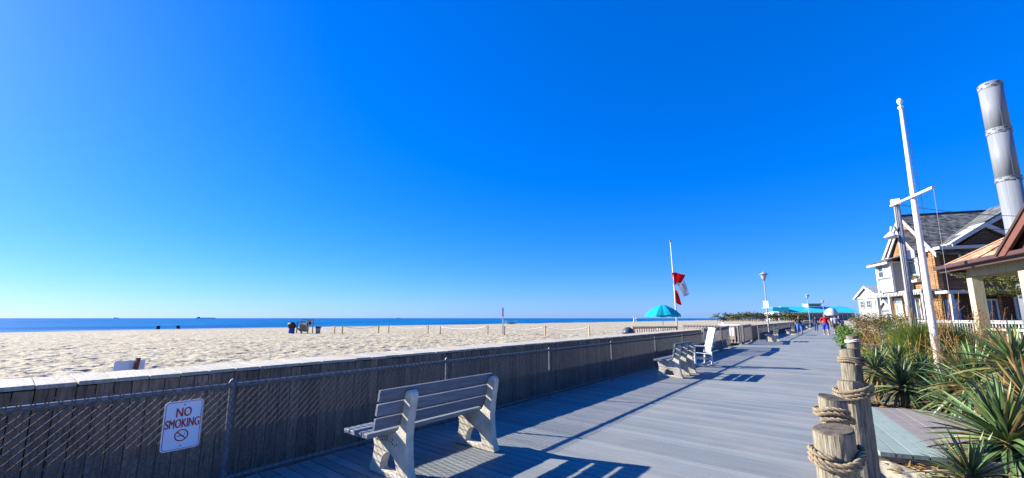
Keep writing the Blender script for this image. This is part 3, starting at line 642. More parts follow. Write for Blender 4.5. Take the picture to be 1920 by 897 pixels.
# ------------------------------------------------------------------ rope-wrapped piles at the walk's right edge
def pile_mesh(r, top, seed):
    rr = random.Random(seed); N = 28; mb = MB(); zs = [-.7] + [top * k / 7 for k in range(8)]; zs = sorted(set(zs)); vs = []; ph = rr.uniform(0, 6)
    for z in zs:
        for j in range(N):
            a = 2 * math.pi * j / N; q = r * (1 + .035 * math.sin(3 * a + ph) + .02 * math.sin(7 * a + ph * 2) + rr.uniform(-.012, .012)) * (1.03 - .03 * z)
            zz = z + (.018 * math.cos(a - 1.0) if z == zs[-1] else 0); vs.append((q * math.cos(a), q * math.sin(a), zz))
    L = len(zs); fs = [(i * N + j, i * N + (j + 1) % N, (i + 1) * N + (j + 1) % N, (i + 1) * N + j) for i in range(L - 1) for j in range(N)]
    mb.add(vs, fs, 0); base = (L - 1) * N
    inner = [(v[0] * .93, v[1] * .93, v[2] + .012) for v in vs[base:]]; b2 = len(mb.v)
    mb.add(vs[base:] + inner, [(j, (j + 1) % N, N + (j + 1) % N, N + j) for j in range(N)] + [tuple(N + j for j in range(N))], 1)
    return mb.mesh('pile', [M_pile, M_piletop], False)
piles = [(-.105, 3.86, .70, .122, 'nearest rope-wrapped timber pile at the bottom edge of the boardwalk'), (-.122, 4.90, .765, .106, 'short timber pile just behind the nearest one with two rope turns'),
         (.045, 5.62, .84, .124, 'tall knotted timber pile third from the camera'), (.107, 10.1, .92, .155, 'fourth timber pile from the camera, beside the dark yucca'), (.235, 14.3, 1.03, .13, 'farthest timber pile, below the green bush')]
for i, (x, y, t_, r, lb) in enumerate(piles):
    o = link('mooring_pile', pile_mesh(r, t_, i), None, (x, y, 0), (0, 0, i * 1.7)); tag(o, lb, 'pile', 'rope-wrapped piles along the walk')
def rope(path, label, r=.02, m=None):
    mb = MB(); P = [Vector(p) for p in path]; k = len(P); L = [0]
    for i in range(1, k): L.append(L[-1] + (P[i] - P[i - 1]).length)
    prev = None; fr = []
    for i in range(k):
        t = (P[min(i + 1, k - 1)] - P[max(i - 1, 0)]).normalized()
        u = Vector((0, 0, 1)) if prev is None else prev
        if abs(u.dot(t)) > .95 and prev is None: u = Vector((1, 0, 0))
        u = (u - t * u.dot(t)).normalized(); prev = u; fr.append((u, t.cross(u)))
    for s in range(3):
        pts = []
        for i in range(k):
            a = 2 * math.pi * (s / 3 + L[i] / (r * 7.0)); u, w = fr[i]; pts.append(P[i] + (u * math.cos(a) + w * math.sin(a)) * r * .60)
        mb.tube(pts, r * .50, 6)
    return tag(mb.build('rope', m or M_rope, smooth=True, fix=False), label, 'rope')
def wrap(x, y, r, z0, turns, seed, rr=.021, tail=None):
    q = random.Random(seed); N = int(turns * 46); pts = []
    for i in range(N + 1):
        a = 2 * math.pi * i / 46 + seed; dz = .030 * math.sin(a + seed) + .022 * math.sin(2 * a + seed) ; R_ = r + rr + .006 + .006 * math.sin(5 * a)
        pts.append((x + R_ * math.cos(a), y + R_ * math.sin(a), z0 + i / 46 * rr * 1.75 + dz * (.4 + .6 * math.sin(i / 46))))
    return pts + (tail or [])
def sagline(a, b, sag, n=60): return [Vector(a).lerp(Vector(b), k / n) - Vector((0, 0, sag * (1 - (2 * k / n - 1) ** 2))) for k in range(1, n + 1)]
w1 = wrap(-.105, 3.86, .124, .47, 2.6, 1); rope(w1, 'thick manila rope looped round the nearest pile')
w2 = wrap(-.122, 4.90, .108, .58, 2.3, 4); rope(w2, 'manila rope wound round the short second pile', .019)
w3 = wrap(.045, 5.62, .127, .68, 3.1, 2); rope(w3, 'manila rope wound high round the knotted third pile', .019)
w4 = wrap(.107, 10.1, .158, .66, 3.3, 5); w4 = w4 + sagline(w4[-1], (.92, 10.9, .22), .10, 70); rope(w4, 'rope wound round the fourth pile and sagging towards the yucca', .019)
w5 = wrap(.235, 14.3, .132, .86, 2.2, 3, .014); w5 = w5 + sagline(w5[-1], (1.0, 15.2, .85), .10, 40); rope(w5, 'pale rope from the farthest pile into the flower border', .014, M_ropew)

# ------------------------------------------------------------------ yucca plants
def yleaf(L, w, droop, twist, seg=7):
    mb = MB(); vs = []
    for i in range(seg + 1):
        u = i / seg; x = L * u * (1 - .12 * droop * u); z = -droop * L * .42 * u ** 2.2; hw = w * min(1, .45 + 2.2 * u) * (1 - u ** 2.6) ** .75 if i < seg else .0008
        tw = twist * u; c, s = math.cos(tw), math.sin(tw)
        for yy, zz in ((-hw, hw * .38), (0, 0), (hw, hw * .38)): vs.append((x, yy * c - zz * s, z + yy * s + zz * c))
    mb.add(vs, [(i * 3 + j, (i + 1) * 3 + j, (i + 1) * 3 + j + 1, i * 3 + j + 1) for i in range(seg) for j in range(2)]); return mb
LEAF = {}
for mi, m in enumerate(M_yl):
    for v in range(5): LEAF[mi, v] = yleaf(1.0, 0.019 + .0035 * v, [.05, .25, .5, .8, 1.2][v], [.3, -.4, .5, -.6, .9][v]).mesh('leaf', m, True, fix=False)
def yucca(label, x, y, z, n, L, seed, dead=.1, lean=(0, 0)):
    q = random.Random(seed); t = thing('yucca_plant', label, 'yucca', (x, y, -.15), 0, 'yucca clumps in the border'); h = z + .15
    MB().tube([(0, 0, -.05), (lean[0] * .5, lean[1] * .5, h * .5), (lean[0], lean[1], h)], [.07, .06, .05], 8).build('stem', M_ytrunk, t)
    for i in range(n):
        u = (i + .5) / n; el = R(86 - 118 * u ** .85 + q.uniform(-10, 10)); az = i * 2.39996 + q.uniform(-.3, .3)
        mi = 2 if (u > .88 and q.random() < .75) or q.random() < dead * .25 else (1 if q.random() < .22 + .25 * u else 0); vv = min(4, int(u * 4.2 + q.uniform(-.6, .9))); vv = max(0, vv)
        sc = L * q.uniform(.72, 1.12) * (.80 + .2 * math.sin(math.pi * u)); ws = q.uniform(.75, 1.2) * L / .75
        o = link('leaf', LEAF[mi, vv], t, (lean[0], lean[1], h - .12 * u), (q.uniform(-.5, .5), -el, az), (sc, ws * .85, ws * .85))
    return t
for a in (('dark yucca rosette beside the side path, nearest its far edge', .80, 10.45, .30, 150, .66, 1), ('yucca rosette behind the fourth pile', .48, 11.15, .50, 130, .60, 2), ('yucca rosette at the foot of the tall white flagpole', 1.25, 11.8, .42, 85, .62, 3), ('yucca rosette in the middle of the dark clump', .86, 11.7, .62, 120, .58, 9),
          ('small yucca at the back of the dark clump, under the golden stalks', .62, 12.3, .60, 80, .55, 11),
          ('large spiky yucca at the lower right overhanging the side path', 1.30, 6.95, .22, 210, .84, 4, .4), ('tall yucca in front of the cream porch railing', 1.80, 8.55, .90, 160, .76, 5, .3), ('yucca with long pale leaves left of the porch column', 1.50, 9.2, .55, 180, .78, 6, .3), ('small low yucca at the bottom edge beside the sand', .86, 6.05, .0, 140, .52, 7, .4),
          ('yucca with yellowed drooping leaves at the right edge', 1.68, 7.75, .50, 180, .74, 8, 1.2), ('low yucca over the far end of the side path', 1.28, 9.75, .22, 140, .66, 10, .5),
          ('yucca behind the low one, below the white flagpole', 1.62, 10.6, .38, 100, .70, 12, .4), ('yucca rosette at the foot of the porch column', 2.15, 10.4, .62, 100, .72, 13, .4)):
    yucca(*a)
# leaf litter under the clumps
lit = MB(); q = random.Random(12)
for i in range(900):
    x, y = q.choice(((.8, 10.3), (1.35, 7.0), (1.2, 9.9), (1.7, 7.9), (1.0, 6.4))); x += q.gauss(0, .35); y += q.gauss(0, .3)
    if y > 9.0: z = .01 + soil_z(np.array([x]), np.array([y]))[0]
    else: z = .01 + garden_z(np.array([x]), np.array([y]))[0]
    a = q.uniform(0, 6.3); L = q.uniform(.06, .22); w = q.uniform(.006, .014); d = Vector((math.cos(a), math.sin(a), q.uniform(-.1, .35))) * L; s_ = Vector((-math.sin(a), math.cos(a), 0)) * w; p = Vector((x, y, z))
    lit.add([p - s_, p + s_, p + d * .6 + s_ + Vector((0, 0, .02)), p + d, p + d * .6 - s_ + Vector((0, 0, .02))], [(0, 1, 2, 3, 4)])
lo = stuff(lit.build('leaf_litter', M_yl[2], fix=False)); lo['label'] = 'dry fallen yucca leaves scattered on the sand'; lo['category'] = 'leaf litter'

# ------------------------------------------------------------------ grasses, weeds, shrubs
def blades(mb, c, n, h, spread, q, w=.006, curve=.5):
    for i in range(n):
        a = q.uniform(0, 6.283); r = spread * .35 * math.sqrt(q.random()); b = Vector(c) + Vector((math.cos(a) * r, math.sin(a) * r, 0)); hh = h * q.uniform(.55, 1.1); out = spread * q.uniform(.2, 1.0); a2 = a + q.uniform(-.6, .6)
        d = Vector((math.cos(a2), math.sin(a2), 0)); s_ = Vector((-d.y, d.x, 0)) * w; pts = []
        for k in range(5):
            u = k / 4; p = b + d * out * u ** 1.8 + Vector((0, 0, hh * (u - curve * .55 * u ** 3))); pts += [p - s_ * (1 - u * .9), p + s_ * (1 - u * .9)]
        mb.add(pts, [(2 * k, 2 * k + 1, 2 * k + 3, 2 * k + 2) for k in range(4)])
M_grass = mat('grass_blade', (.10, .18, .03), .6, .45, 3, rand=.1, col2=(.24, .30, .06), pos=True); M_grassy = mat('golden_grass', (.26, .17, .05), .8, .3, 4, pos=True)
def grass(label, x, y, h, n, sp, seed, gold=0):
    q = random.Random(seed); t = thing('ornamental_grass', label, 'grass clump', (x, y, -.1), 0, 'ornamental grass clumps'); mb = MB(); blades(mb, (0, 0, 0), n, h, sp, q, .0075); stuff(mb.build('blades', M_grass, t, fix=False))
    if gold:
        g2 = MB()
        for i in range(gold):
            a = q.uniform(0, 6.28); r = sp * .3 * q.random(); b = Vector((math.cos(a) * r, math.sin(a) * r, .1)); tp = b + Vector((q.gauss(0, .16), q.gauss(0, .16), h * q.uniform(.8, 1.15))); g2.tube([b, tp], .005, 4, cap=False)
            for k in range(26):
                p = b.lerp(tp, q.uniform(.55, 1)) + Vector((q.gauss(0, .03), q.gauss(0, .03), q.gauss(0, .02))); e = Vector((q.uniform(-1, 1), q.uniform(-1, 1), q.uniform(-1, 1))) * .022; g2.add([p, p + e, p + Vector((e.z, e.x, e.y)) * .8], [(0, 1, 2)])
        stuff(g2.build('seed_heads', M_grassy, t, fix=False))
grass('feathery green grass clump just left of the white flagpole', 1.5, 15.1, 2.0, 3000, .85, 1, 14)
grass('green and golden grass clump to the right of the white flagpole', 2.12, 15.3, 1.95, 2600, .80, 2, 12)
grass('low grass tuft between the flagpole and the porch column', 2.45, 14.7, 1.5, 1500, .6, 3, 8)
grass('dark grass clump behind the dark yuccas', 1.2, 13.6, 1.0, 1200, .6, 4, 5)
M_weed = mat('dry_seed_stalk', (.17, .065, .025), .9, .4, 9, pos=True, col2=(.27, .13, .05)); M_weedy = mat('golden_seed_stalk', (.28, .17, .055), .9, .35, 9, pos=True)
def weed(label, x, y, h, n, seed, m, sp=.3):
    q = random.Random(seed); t = thing('dried_weed', label, 'weed', (x, y, -.1), 0, 'dried seed stalks in the border')
    for i in range(n):
        mb = MB(); b = Vector((q.gauss(0, sp * .5), q.gauss(0, sp * .5), 0)); tp = b + Vector((q.gauss(0, sp * .6), q.gauss(0, sp * .6), h * q.uniform(.7, 1.08))); md = b.lerp(tp, .5) + Vector((q.gauss(0, .04), q.gauss(0, .04), 0)); mb.tube([b, md, tp], [.009, .007, .003], 5, cap=False)
        for k in range(3):
            p = b.lerp(tp, q.uniform(.45, .8)); e = p + Vector((q.gauss(0, .16), q.gauss(0, .16), .28)); mb.tube([p, e], .003, 4, cap=False)
            for s_ in range(14):
                c = p.lerp(e, q.uniform(.3, 1)) + Vector((q.gauss(0, .015), q.gauss(0, .015), 0)); d = Vector((q.uniform(-1, 1), q.uniform(-1, 1), q.uniform(.2, 1))) * .03; mb.add([c, c + d, c + Vector((d.y, -d.x, d.z * .5)) * .6], [(0, 1, 2)])
        for k in range(50):
            c = b.lerp(tp, q.uniform(.5, 1)) + Vector((q.gauss(0, .02), q.gauss(0, .02), 0)); d = Vector((q.uniform(-1, 1), q.uniform(-1, 1), q.uniform(0, 1))) * .034; mb.add([c, c + d, c + Vector((d.y, -d.x, d.z * .5)) * .7], [(0, 1, 2)])
        mb.build('stalk', m, t, fix=False)
weed('tall red-brown dried seed stalks left of the porch column', 2.15, 13.4, 2.15, 9, 1, M_weed, .32)
weed('golden dried stalks in front of the red-brown ones', 2.0, 12.6, 1.5, 6, 2, M_weedy, .35)
weed('golden dried stalks rising above the dark yuccas', .98, 14.9, 1.35, 9, 3, M_weedy, .36)
weed('rusty seed stalks beside the red flowers', .85, 18.2, 1.45, 6, 4, M_weed, .4)
weed('thin dried stalks standing against the grass clump', 1.62, 14.2, 1.35, 5, 5, M_weedy, .2)
weed('single dark stalk before the porch railing at the right edge', 2.55, 12.9, 1.9, 3, 6, M_weed, .15)
def leafball(mb, c, r, n, s_, q, flat=1.0):
    c = Vector(c)
    for i in range(n):
        v = Vector((q.gauss(0, 1), q.gauss(0, 1), q.gauss(0, 1))).normalized() * (q.random() ** .45); p = c + Vector((v.x * r[0], v.y * r[1], v.z * r[2]))
        a = Vector((q.uniform(-1, 1), q.uniform(-1, 1), q.uniform(-.6, .8))).normalized() * s_ * q.uniform(.6, 1.3); b = a.cross(Vector((q.uniform(-1, 1), q.uniform(-1, 1), q.uniform(-1, 1)))).normalized() * s_ * .42
        mb.add([p - a, p + b, p + a, p - b], [(0, 1, 2, 3)])
def shrub(label, x, y, blobs, m, n, s_, seed, cat='shrub', extra=None):
    q = random.Random(seed); t = thing('shrub', label, cat, (x, y, -.15)); st = MB()
    for bx, by, bz_, r in blobs: st.tube([(0, 0, 0), (bx * .5, by * .5, bz_ * .5), (bx, by, bz_)], [.02, .015, .008], 5)
    st.build('stems', M_ytrunk, t); mb = MB()
    for bx, by, bz_, r in blobs: leafball(mb, (bx, by, bz_), (r, r, r * .8), n, s_, q)
    stuff(mb.build('crown', m, t, fix=False))
    if extra:
        fm, fn, fs_ = extra; fb_ = MB()
        for bx, by, bz_, r in blobs: leafball(fb_, (bx, by, bz_ + r * .2), (r, r, r * .8), fn, fs_, q)
        stuff(fb_.build('flowers', fm, t, fix=False))
    return t
M_bg = mat('bright_leaf', (.06, .15, .013), .55, .4, 2, pos=True, col2=(.13, .24, .03)); M_bo = mat('rusty_leaf', (.11, .095, .022), .7, .45, 2, pos=True, col2=(.24, .17, .045)); M_by = mat('yellow_leaf', (.20, .20, .025), .6, .3, 3, pos=True)
M_fr = mat('pink_flower', (.60, .09, .09), .6, .3, 6, pos=True); M_dg = mat('deep_green_leaf', (.05, .10, .03), .55, .4, 2, pos=True, col2=(.10, .18, .05))
def ring_blobs(q, n, R_, h, r): return [(q.uniform(-R_, R_), q.uniform(-R_, R_), h * q.uniform(.22, 1), r * q.uniform(.7, 1.1)) for _ in range(int(n * 1.4))]
qq = random.Random(77)
shrub('bright green rounded bush on the boardwalk edge near the walkers', .75, 28.0, ring_blobs(qq, 8, .7, 1.5, .5), M_bg, 380, .05, 1)
shrub('rust and olive coloured bush right of the bright green bush', 1.75, 26.6, ring_blobs(qq, 10, 1.0, 1.65, .55), M_bo, 330, .05, 2)
shrub('low bush with red-pink flowers behind the farthest pile', .75, 18.8, ring_blobs(qq, 6, .45, .85, .28), M_dg, 160, .04, 3, 'flower bush', (M_fr, 40, .045))
shrub('yellow-green plant in front of the red flowers', .62, 15.2, ring_blobs(qq, 5, .32, .72, .24), M_by, 170, .04, 4)
shrub('olive bush along the far house deck', 2.6, 24.0, ring_blobs(qq, 8, .9, 1.1, .45), M_bo, 260, .05, 5)
shrub('dark green shrub below the house deck railing', 3.1, 20.5, ring_blobs(qq, 8, .8, 1.0, .42), M_dg, 300, .05, 6)
shrub('leafy ground plants between the grass clumps and the deck', 1.9, 18.8, ring_blobs(qq, 9, .9, .9, .38), M_bg, 240, .045, 7)

# ------------------------------------------------------------------ white flagpole with yard
fpw = thing('yard_flagpole', 'tall white flagpole with a yardarm standing in the planted border', 'flagpole', (1.8, 14.4, -.15))
MB().tube([(0, 0, 0), (0, 0, 1.5), (.02, 0, 4.5), (.045, 0, 7.2)], [.082, .078, .062, .036], 14).build('pole', M_white, fpw, smooth=True)
MB().lathe([(.04, 7.18), (.062, 7.22), (.062, 7.26), (.02, 7.28), (.02, 7.34)], 12, c=(.045, 0, 0)).build('truck', M_white, fpw)
MB().lathe([(.01, 7.32), (.05, 7.35), (.063, 7.41), (.05, 7.47), (.01, 7.50)], 12, c=(.045, 0, 0)).build('ball', M_white, fpw, smooth=True)
MB().tube([(-.36, .72, 4.74), (.27, -.86, 4.74)], [.03, .04], 8).build('yard', M_white, fpw)
MB().tube([(.27, -.84, 4.72), (.25, -.80, 2.2), (.14, -.12, .9)], .0035, 5).build('halyard', mat('grey_cord', (.3, .3, .3), .8, .2), fpw); MB().tube([(.10, -.03, 7.2), (.16, -.16, 3.5), (.13, -.10, .9)], .005, 5).build('halyard', M_black, fpw)
MB().box((.12, -.05, .95), (.03, .03, .16)).build('cleat', M_galv, fpw)
# ------------------------------------------------------------------ utility pole
up = thing('utility_pole', 'weathered grey utility pole with a white hooded lamp', 'utility pole', (1.98, 19.2, -.2))
MB().tube([(-.04, 0, 0), (0, 0, 5.8)], [.115, .082], 12).build('pole', mat('pole_grey', (.30, .30, .31), .9, .4, 7, (6, 6, .7), bump=.6), up, smooth=True)
MB().tube([(-.10, -.13, .2), (-.06, -.11, 5.6)], .018, 6).build('conduit', mat('conduit_grey', (.12, .12, .13), .6, .2), up)
MB().box((-.02, -.03, 5.72), (.26, .22, .22), ch=.02).build('top_box', M_white, up); MB().box((.16, .04, 3.85), (.22, .18, .30), ch=.02).build('meter_box', M_white, up)
lm = MB(); lm.tube([(-.05, -.05, 4.62), (-.16, -.12, 4.86), (-.25, -.19, 4.84), (-.27, -.21, 4.66)], .025, 8); lm.build('lamp_arm', M_white, up, smooth=True)
MB().lathe([(.05, .14), (.08, .10), (.16, .02), (.20, -.02), (.17, -.04), (.10, -.09), (.03, -.11)], 12, c=(-.28, -.22, 4.52)).build('lamp_head', M_white, up, smooth=True)
def wire(label, a, b, sag, r=.009): return tag(MB().tube([a] + sagline(a, b, sag, 20), r, 5).build('overhead_wire', M_black), label, 'wire')
wire('upper black cable from the utility pole across the grey roof', (2.0, 19.2, 5.45), (11.5, 24.0, 5.6), .75)
wire('lower black cable crossing below the grey roof', (2.0, 19.2, 4.75), (11.5, 24.6, 5.1), .5); wire('thin cable looping from the pole to the tan house', (2.0, 19.2, 3.9), (4.8, 34.3, 4.6), .5)

# ------------------------------------------------------------------ metal stack
sk = thing('exhaust_stack', 'huge galvanised metal exhaust stack rising behind the porch roof', 'chimney', (5.72, 24.0, -.2))
prev = 0
for z0, z1, r in ((0, 7.05, .325), (7.08, 9.05, .33), (9.08, 11.0, .335)):
    mb = MB(); N = 36; mb.lathe([(r, z0), (r, z1)], N); mb.build('section', M_steel, sk, smooth=True)
    for k in range(3):
        a = k * math.pi * 2 / 3 + z0; MB().box((r * math.cos(a), r * math.sin(a), (max(z0, 5) + z1) / 2), (.006, .012, z1 - max(z0, 5) - .1), rot=(0, 0, a)).build('seam', M_steel, sk)
for z, h_ in ((7.06, .16), (9.06, .22), (10.98, .20)):
    MB().lathe([(.333, z - h_ / 2), (.352, z - h_ / 2), (.352, z + h_ / 2), (.333, z + h_ / 2)], 36).build('collar', M_steel, sk, smooth=False)
    for k in range(14):
        a = k * math.pi / 7 + z; MB().box((.353 * math.cos(a), .353 * math.sin(a), z + (.05 if k % 2 else -.05)), (.012, .10, .03), rot=(0, 0, a)).build('slot', M_black, sk)
MB().lathe([(.345, 11.05), (.31, 11.13), (.27, 11.15)], 36).build('rim', M_steel, sk)

# ------------------------------------------------------------------ porch at the right edge
po = thing('porch', 'cream timber porch with brown gutter and tan shingle roof', 'porch', (2.9, 15.9, 0), R(14.5))
def colm(x, y, z0=.3, z1=2.58): return MB().box((x, y, (z0 + z1) / 2 - .15), (.22, .22, z1 - z0 + .3), ch=.008).build('column', M_cream, po)
for x, y in ((0, 0), (0, -1.9), (0, -4.4), (3.4, 0), (3.4, -4.4)): colm(x, y)
for a, b in (((0, .13), (0, -4.5)), ((.13, 0), (3.5, 0)), ((3.4, -.12), (3.4, -4.3))): MB().bar((*a, 2.69), (*b, 2.69), .16, .22, ch=.006).build('beam', M_cream, po)
MB().box((1.7, -2.2, .22), (3.8, 4.8, .16)).build('floor', M_wood, po)
for x in np.arange(-.05, 3.6, .4): MB().box((x, .22, .0), (.05, .05, .9)).build('skirt_post', M_wood, po)
for (a, b) in (((0, -.12), (0, -1.79)), ((0, -2.01), (0, -4.3)), ((.12, 0), (3.3, 0))):
    A = Vector((*a, 0)); B = Vector((*b, 0)); L = (B - A).length
    MB().bar(A + Vector((0, 0, 1.22)), B + Vector((0, 0, 1.22)), .10, .06, ch=.005).build('hand_rail', M_cream, po); MB().bar(A + Vector((0, 0, .44)), B + Vector((0, 0, .44)), .06, .06).build('bottom_rail', M_cream, po)
    n = int(L / .13); bl = MB().box((0, 0, .82), (.035, .035, .74)).mesh('baluster', M_cream)
    for i in range(n): link('baluster', bl, po, tuple(A.lerp(B, (i + .5) / n)))
ex0, ey0, ex1, ey1, ze, pk = -.45, .35, 3.85, -4.85, 2.87, .66
wid = (ex1 - ex0) / 2; zr = ze + wid * pk; xm = (ex0 + ex1) / 2
rf = MB(); rf.add([(ex0, ey0, ze), (ex1, ey0, ze), (ex1, ey1, ze), (ex0, ey1, ze), (xm, ey0 - wid, zr), (xm, ey1 + wid, zr)], [(0, 4, 5, 3), (0, 1, 4), (1, 2, 5, 4), (2, 3, 5), (3, 2, 1, 0)])
roof = rf.build('roof', mat('roof_underlay', (.20, .11, .06), .9, .2), po)
# individual shingles on the two slopes in view
sh = MB().box((0, 0, 0), (.17, .295, .022)).mesh('shingle', M_porchroof); sl = math.atan(pk); ex = .125; q = random.Random(9)
for slope in (0, 1):
    rows = int(wid / math.cos(sl) / ex)
    for r_ in range(rows):
        d = (r_ + .5) * ex * math.cos(sl); z = ze + d * pk + .016
        if slope == 0: lo_, hi_ = max(ey1 + d, -3.3), ey0 - d
        else: lo_, hi_ = ex0 + d, ex1 - d
        k = lo_ + (.15 if r_ % 2 else 0) * 1.0
        while k < hi_ - .1:
            c = k + .15
            if slope == 0: link('shingle', sh, roof, (ex0 + d, c, z + q.uniform(0, .004)), (0, -sl + .05, 0))
            else: link('shingle', sh, roof, (c, ey0 - d, z + q.uniform(0, .004)), (0, -sl + .05, R(-90)))
            k += .305
MB().bar((ex0, ey0, ze + .03), (xm, ey0 - wid, zr + .03), .16, .02).build('hip_cap', M_porchroof, roof)
for a, b in (((ex0 - .02, ey0 + .08), (ex0 - .02, ey1)), ((ex0 - .02, ey0 + .02), (ex1, ey0 + .02))):
    MB().bar((*a, ze - .06), (*b, ze - .06), .04, .16).build('fascia', M_gutter, po)
    d = Vector((b[0] - a[0], b[1] - a[1], 0)).normalized(); o_ = Vector((d.y, -d.x, 0)) * (.085 if a[1] > b[1] and abs(d.y) > .5 else -.085)
    g_ = MB().bar(Vector((*a, ze - .01)) + o_, Vector((*b, ze - .01)) + o_, .11, .10, ch=.015).build('gutter', M_gutter, po)
MB().box(((ex0 + ex1) / 2, (ey0 + ey1) / 2, ze - .07), (ex1 - ex0 - .1, ey1 - ey0 + .1, .02)).build('soffit', M_cream, po)
MB().tube([(ex0 + .02, ey0 - .02, ze - .08), (ex0 + .12, ey0 - .15, ze - .2), (-.02, .16, ze - .26), (-.02, .16, .4)], .03, 8).build('downspout', M_cream, po)
M_rake = mat('rake_red_brown', (.15, .062, .045), .55, .15, 4)
# front gable with brown rake boards
gy, gh, gx = -3.85, 1.45, ex0 - .02; gz = ze + .02
gb = MB(); gb.add([(gx, gy - gh, gz), (gx, gy + gh, gz), (gx, gy, gz + gh * .74), (gx + 2.0, gy, gz + gh * .74), (gx + .05, gy - gh, gz), (gx + .05, gy + gh, gz)], [(0, 1, 2), (1, 5, 3, 2), (0, 2, 3, 4)])
gb.build('gable', mat('gable_brown', (.05, .03, .022), .8, .2), po, fix=False)
for s in (-1, 1):
    MB().bar((gx - .10, gy + s * (gh + .12), gz - .02), (gx - .10, gy, gz + gh * .74 + .12), .06, .22, up=(1, 0, 0)).build('rake_board', M_rake, po) if False else MB().prism([(gy + s * (gh + .15), gz - .06), (gy + s * (gh - .10), gz - .06), (gy, gz + gh * .74 - .12), (gy, gz + gh * .74 + .14)], gx - .16, gx - .10, 'yz').build('rake_board', M_rake, po)
    MB().prism([(gy + s * (gh + .17), gz - .02), (gy + s * (gh + .12), gz - .05), (gy, gz + gh * .74 + .10), (gy, gz + gh * .74 + .18)], gx - .19, gx + .4, 'yz').build('rake_cap', mat('dark_roof_edge', (.06, .035, .03), .7, .2), po)

# ------------------------------------------------------------------ tan and brown shingled house
HA = thing('shingle_house', 'two-storey house with tan shingle front, dark brown side and grey roof', 'house', (4.83, 34.48, 0), R(22))
W_, D_ = 4.75, 9.0; ze = 5.75; zr = 8.25; yr = 2.4
MB().prism([(0, -.6), (W_, -.6), (W_, ze), (yr, zr - .12), (0, ze)], 0, .25, 'yz').build('front_wall', M_tanA, HA)
MB().box((D_ / 2 + .13, .125, ze / 2 - .3), (D_ - .26, .25, ze + .6)).build('side_wall', M_brownA, HA); MB().box((D_ / 2 + .13, W_ - .125, ze / 2 - .3), (D_ - .26, .25, ze + .6)).build('far_wall', M_brownA, HA)
MB().prism([(0.25, -.6), (W_ - .25, -.6), (W_ - .25, ze), (yr, zr - .12), (.25, ze)], D_ - .2, D_ + .05, 'yz').build('back_wall', M_brownA, HA)
def slab(pts, th, name, m, par):
    A, B, C = Vector(pts[0]), Vector(pts[1]), Vector(pts[2]); n = (B - A).cross(C - A).normalized() * th; k = len(pts)
    return MB().add([Vector(p) for p in pts] + [Vector(p) - n for p in pts], [tuple(range(k)), tuple(range(k, 2 * k))[::-1]] + [(i, i + k, (i + 1) % k + k, (i + 1) % k) for i in range(k)]).build(name, m, par)
kS = (zr - ze) / yr
mr_ = slab([(-.13, -.45, ze - .45 * kS), (D_ + .3, -.45, ze - .45 * kS), (D_ + .3, yr, zr), (-.13, yr, zr)], .12, 'roof', M_roofA, HA)
slab([(-.13, yr, zr), (D_ + .3, yr, zr), (D_ + .3, W_ + .45, ze - .45 * kS), (-.13, W_ + .45, ze - .45 * kS)], .12, 'roof', M_roofA, HA)
MB().bar((-.36, yr, zr + .03), (D_ + .3, yr, zr + .03), .18, .06).build('ridge_cap', M_roofA, mr_)
def rake(y0, z0, yp, zp, x, w=.24, th=.06, plane='yz', name='rake_board'):
    sgn = 1 if yp > y0 else -1
    return MB().prism([(y0, z0 - w), (y0, z0 + .02), (yp, zp + .02), (yp, zp - w)], x - th, x, plane).build(name, M_trim, HA)
rake(-.48, ze - .45 * kS, yr, zr, -.135); rake(W_ + .48, ze - .45 * kS, yr, zr, -.135)
# lower front gable over the tall window
rake(.55, 5.62, 1.9, 7.15, -.62, .2); rake(3.25, 5.62, 1.9, 7.15, -.62, .2)
MB().prism([(.8, 5.5), (3.0, 5.5), (1.9, 6.95)], -.5, -.02, 'yz').build('gable', M_tanA, HA)
slab([(-.66, .5, 5.62), (.9, .5, 5.62), (.9, 1.9, 7.2), (-.66, 1.9, 7.2)], .07, 'gable_roof', M_roofA, HA); slab([(-.66, 1.9, 7.2), (.9, 1.9, 7.2), (.9, 3.3, 5.62), (-.66, 3.3, 5.62)], .07, 'gable_roof', M_roofA, HA)
MB().bar((-.10, .2, 5.60), (-.10, W_, 5.60), .06, .2).build('frieze', M_trim, HA)
def window(y0, y1, z0, z1, x=-.02, bars=(1, 2), glass=None, name='window', plane='front', par=None):
    """white framed window set on the front (x const) or the side (y const) wall: frame > pane"""
    par = par or HA; fw = .09; f_ = MB()
    def B_(c0, c1, d0, d1, t0, t1):
        if plane == 'front': f_.box((x - (t0 + t1) / 2, (c0 + c1) / 2, (d0 + d1) / 2), (t1 - t0, c1 - c0, d1 - d0))
        else: f_.box(((c0 + c1) / 2, x - (t0 + t1) / 2, (d0 + d1) / 2), (c1 - c0, t1 - t0, d1 - d0))
    B_(y0 - fw, y0, z0, z1, 0, .07); B_(y1, y1 + fw, z0, z1, 0, .07); B_(y0 - fw, y1 + fw, z1, z1 + fw, 0, .075); B_(y0 - fw, y1 + fw, z0 - fw, z0, 0, .09)
    for k in range(1, bars[0] + 1): c = y0 + (y1 - y0) * k / (bars[0] + 1); B_(c - .025, c + .025, z0, z1, .02, .06)
    for k in range(1, bars[1] + 1): c = z0 + (z1 - z0) * k / (bars[1] + 1); B_(y0, y1, c - .02, c + .02, .022, .058)
    w = f_.build(name, M_trim, par)
    g_ = MB(); g_.box((x - .02, (y0 + y1) / 2, (z0 + z1) / 2), (.03, y1 - y0, z1 - z0)) if plane == 'front' else g_.box(((y0 + y1) / 2, x - .02, (z0 + z1) / 2), (y1 - y0, .03, z1 - z0))
    g_.build('pane', glass or M_glass, w); return w
window(1.45, 2.15, 4.0, 5.4, glass=M_curtain)
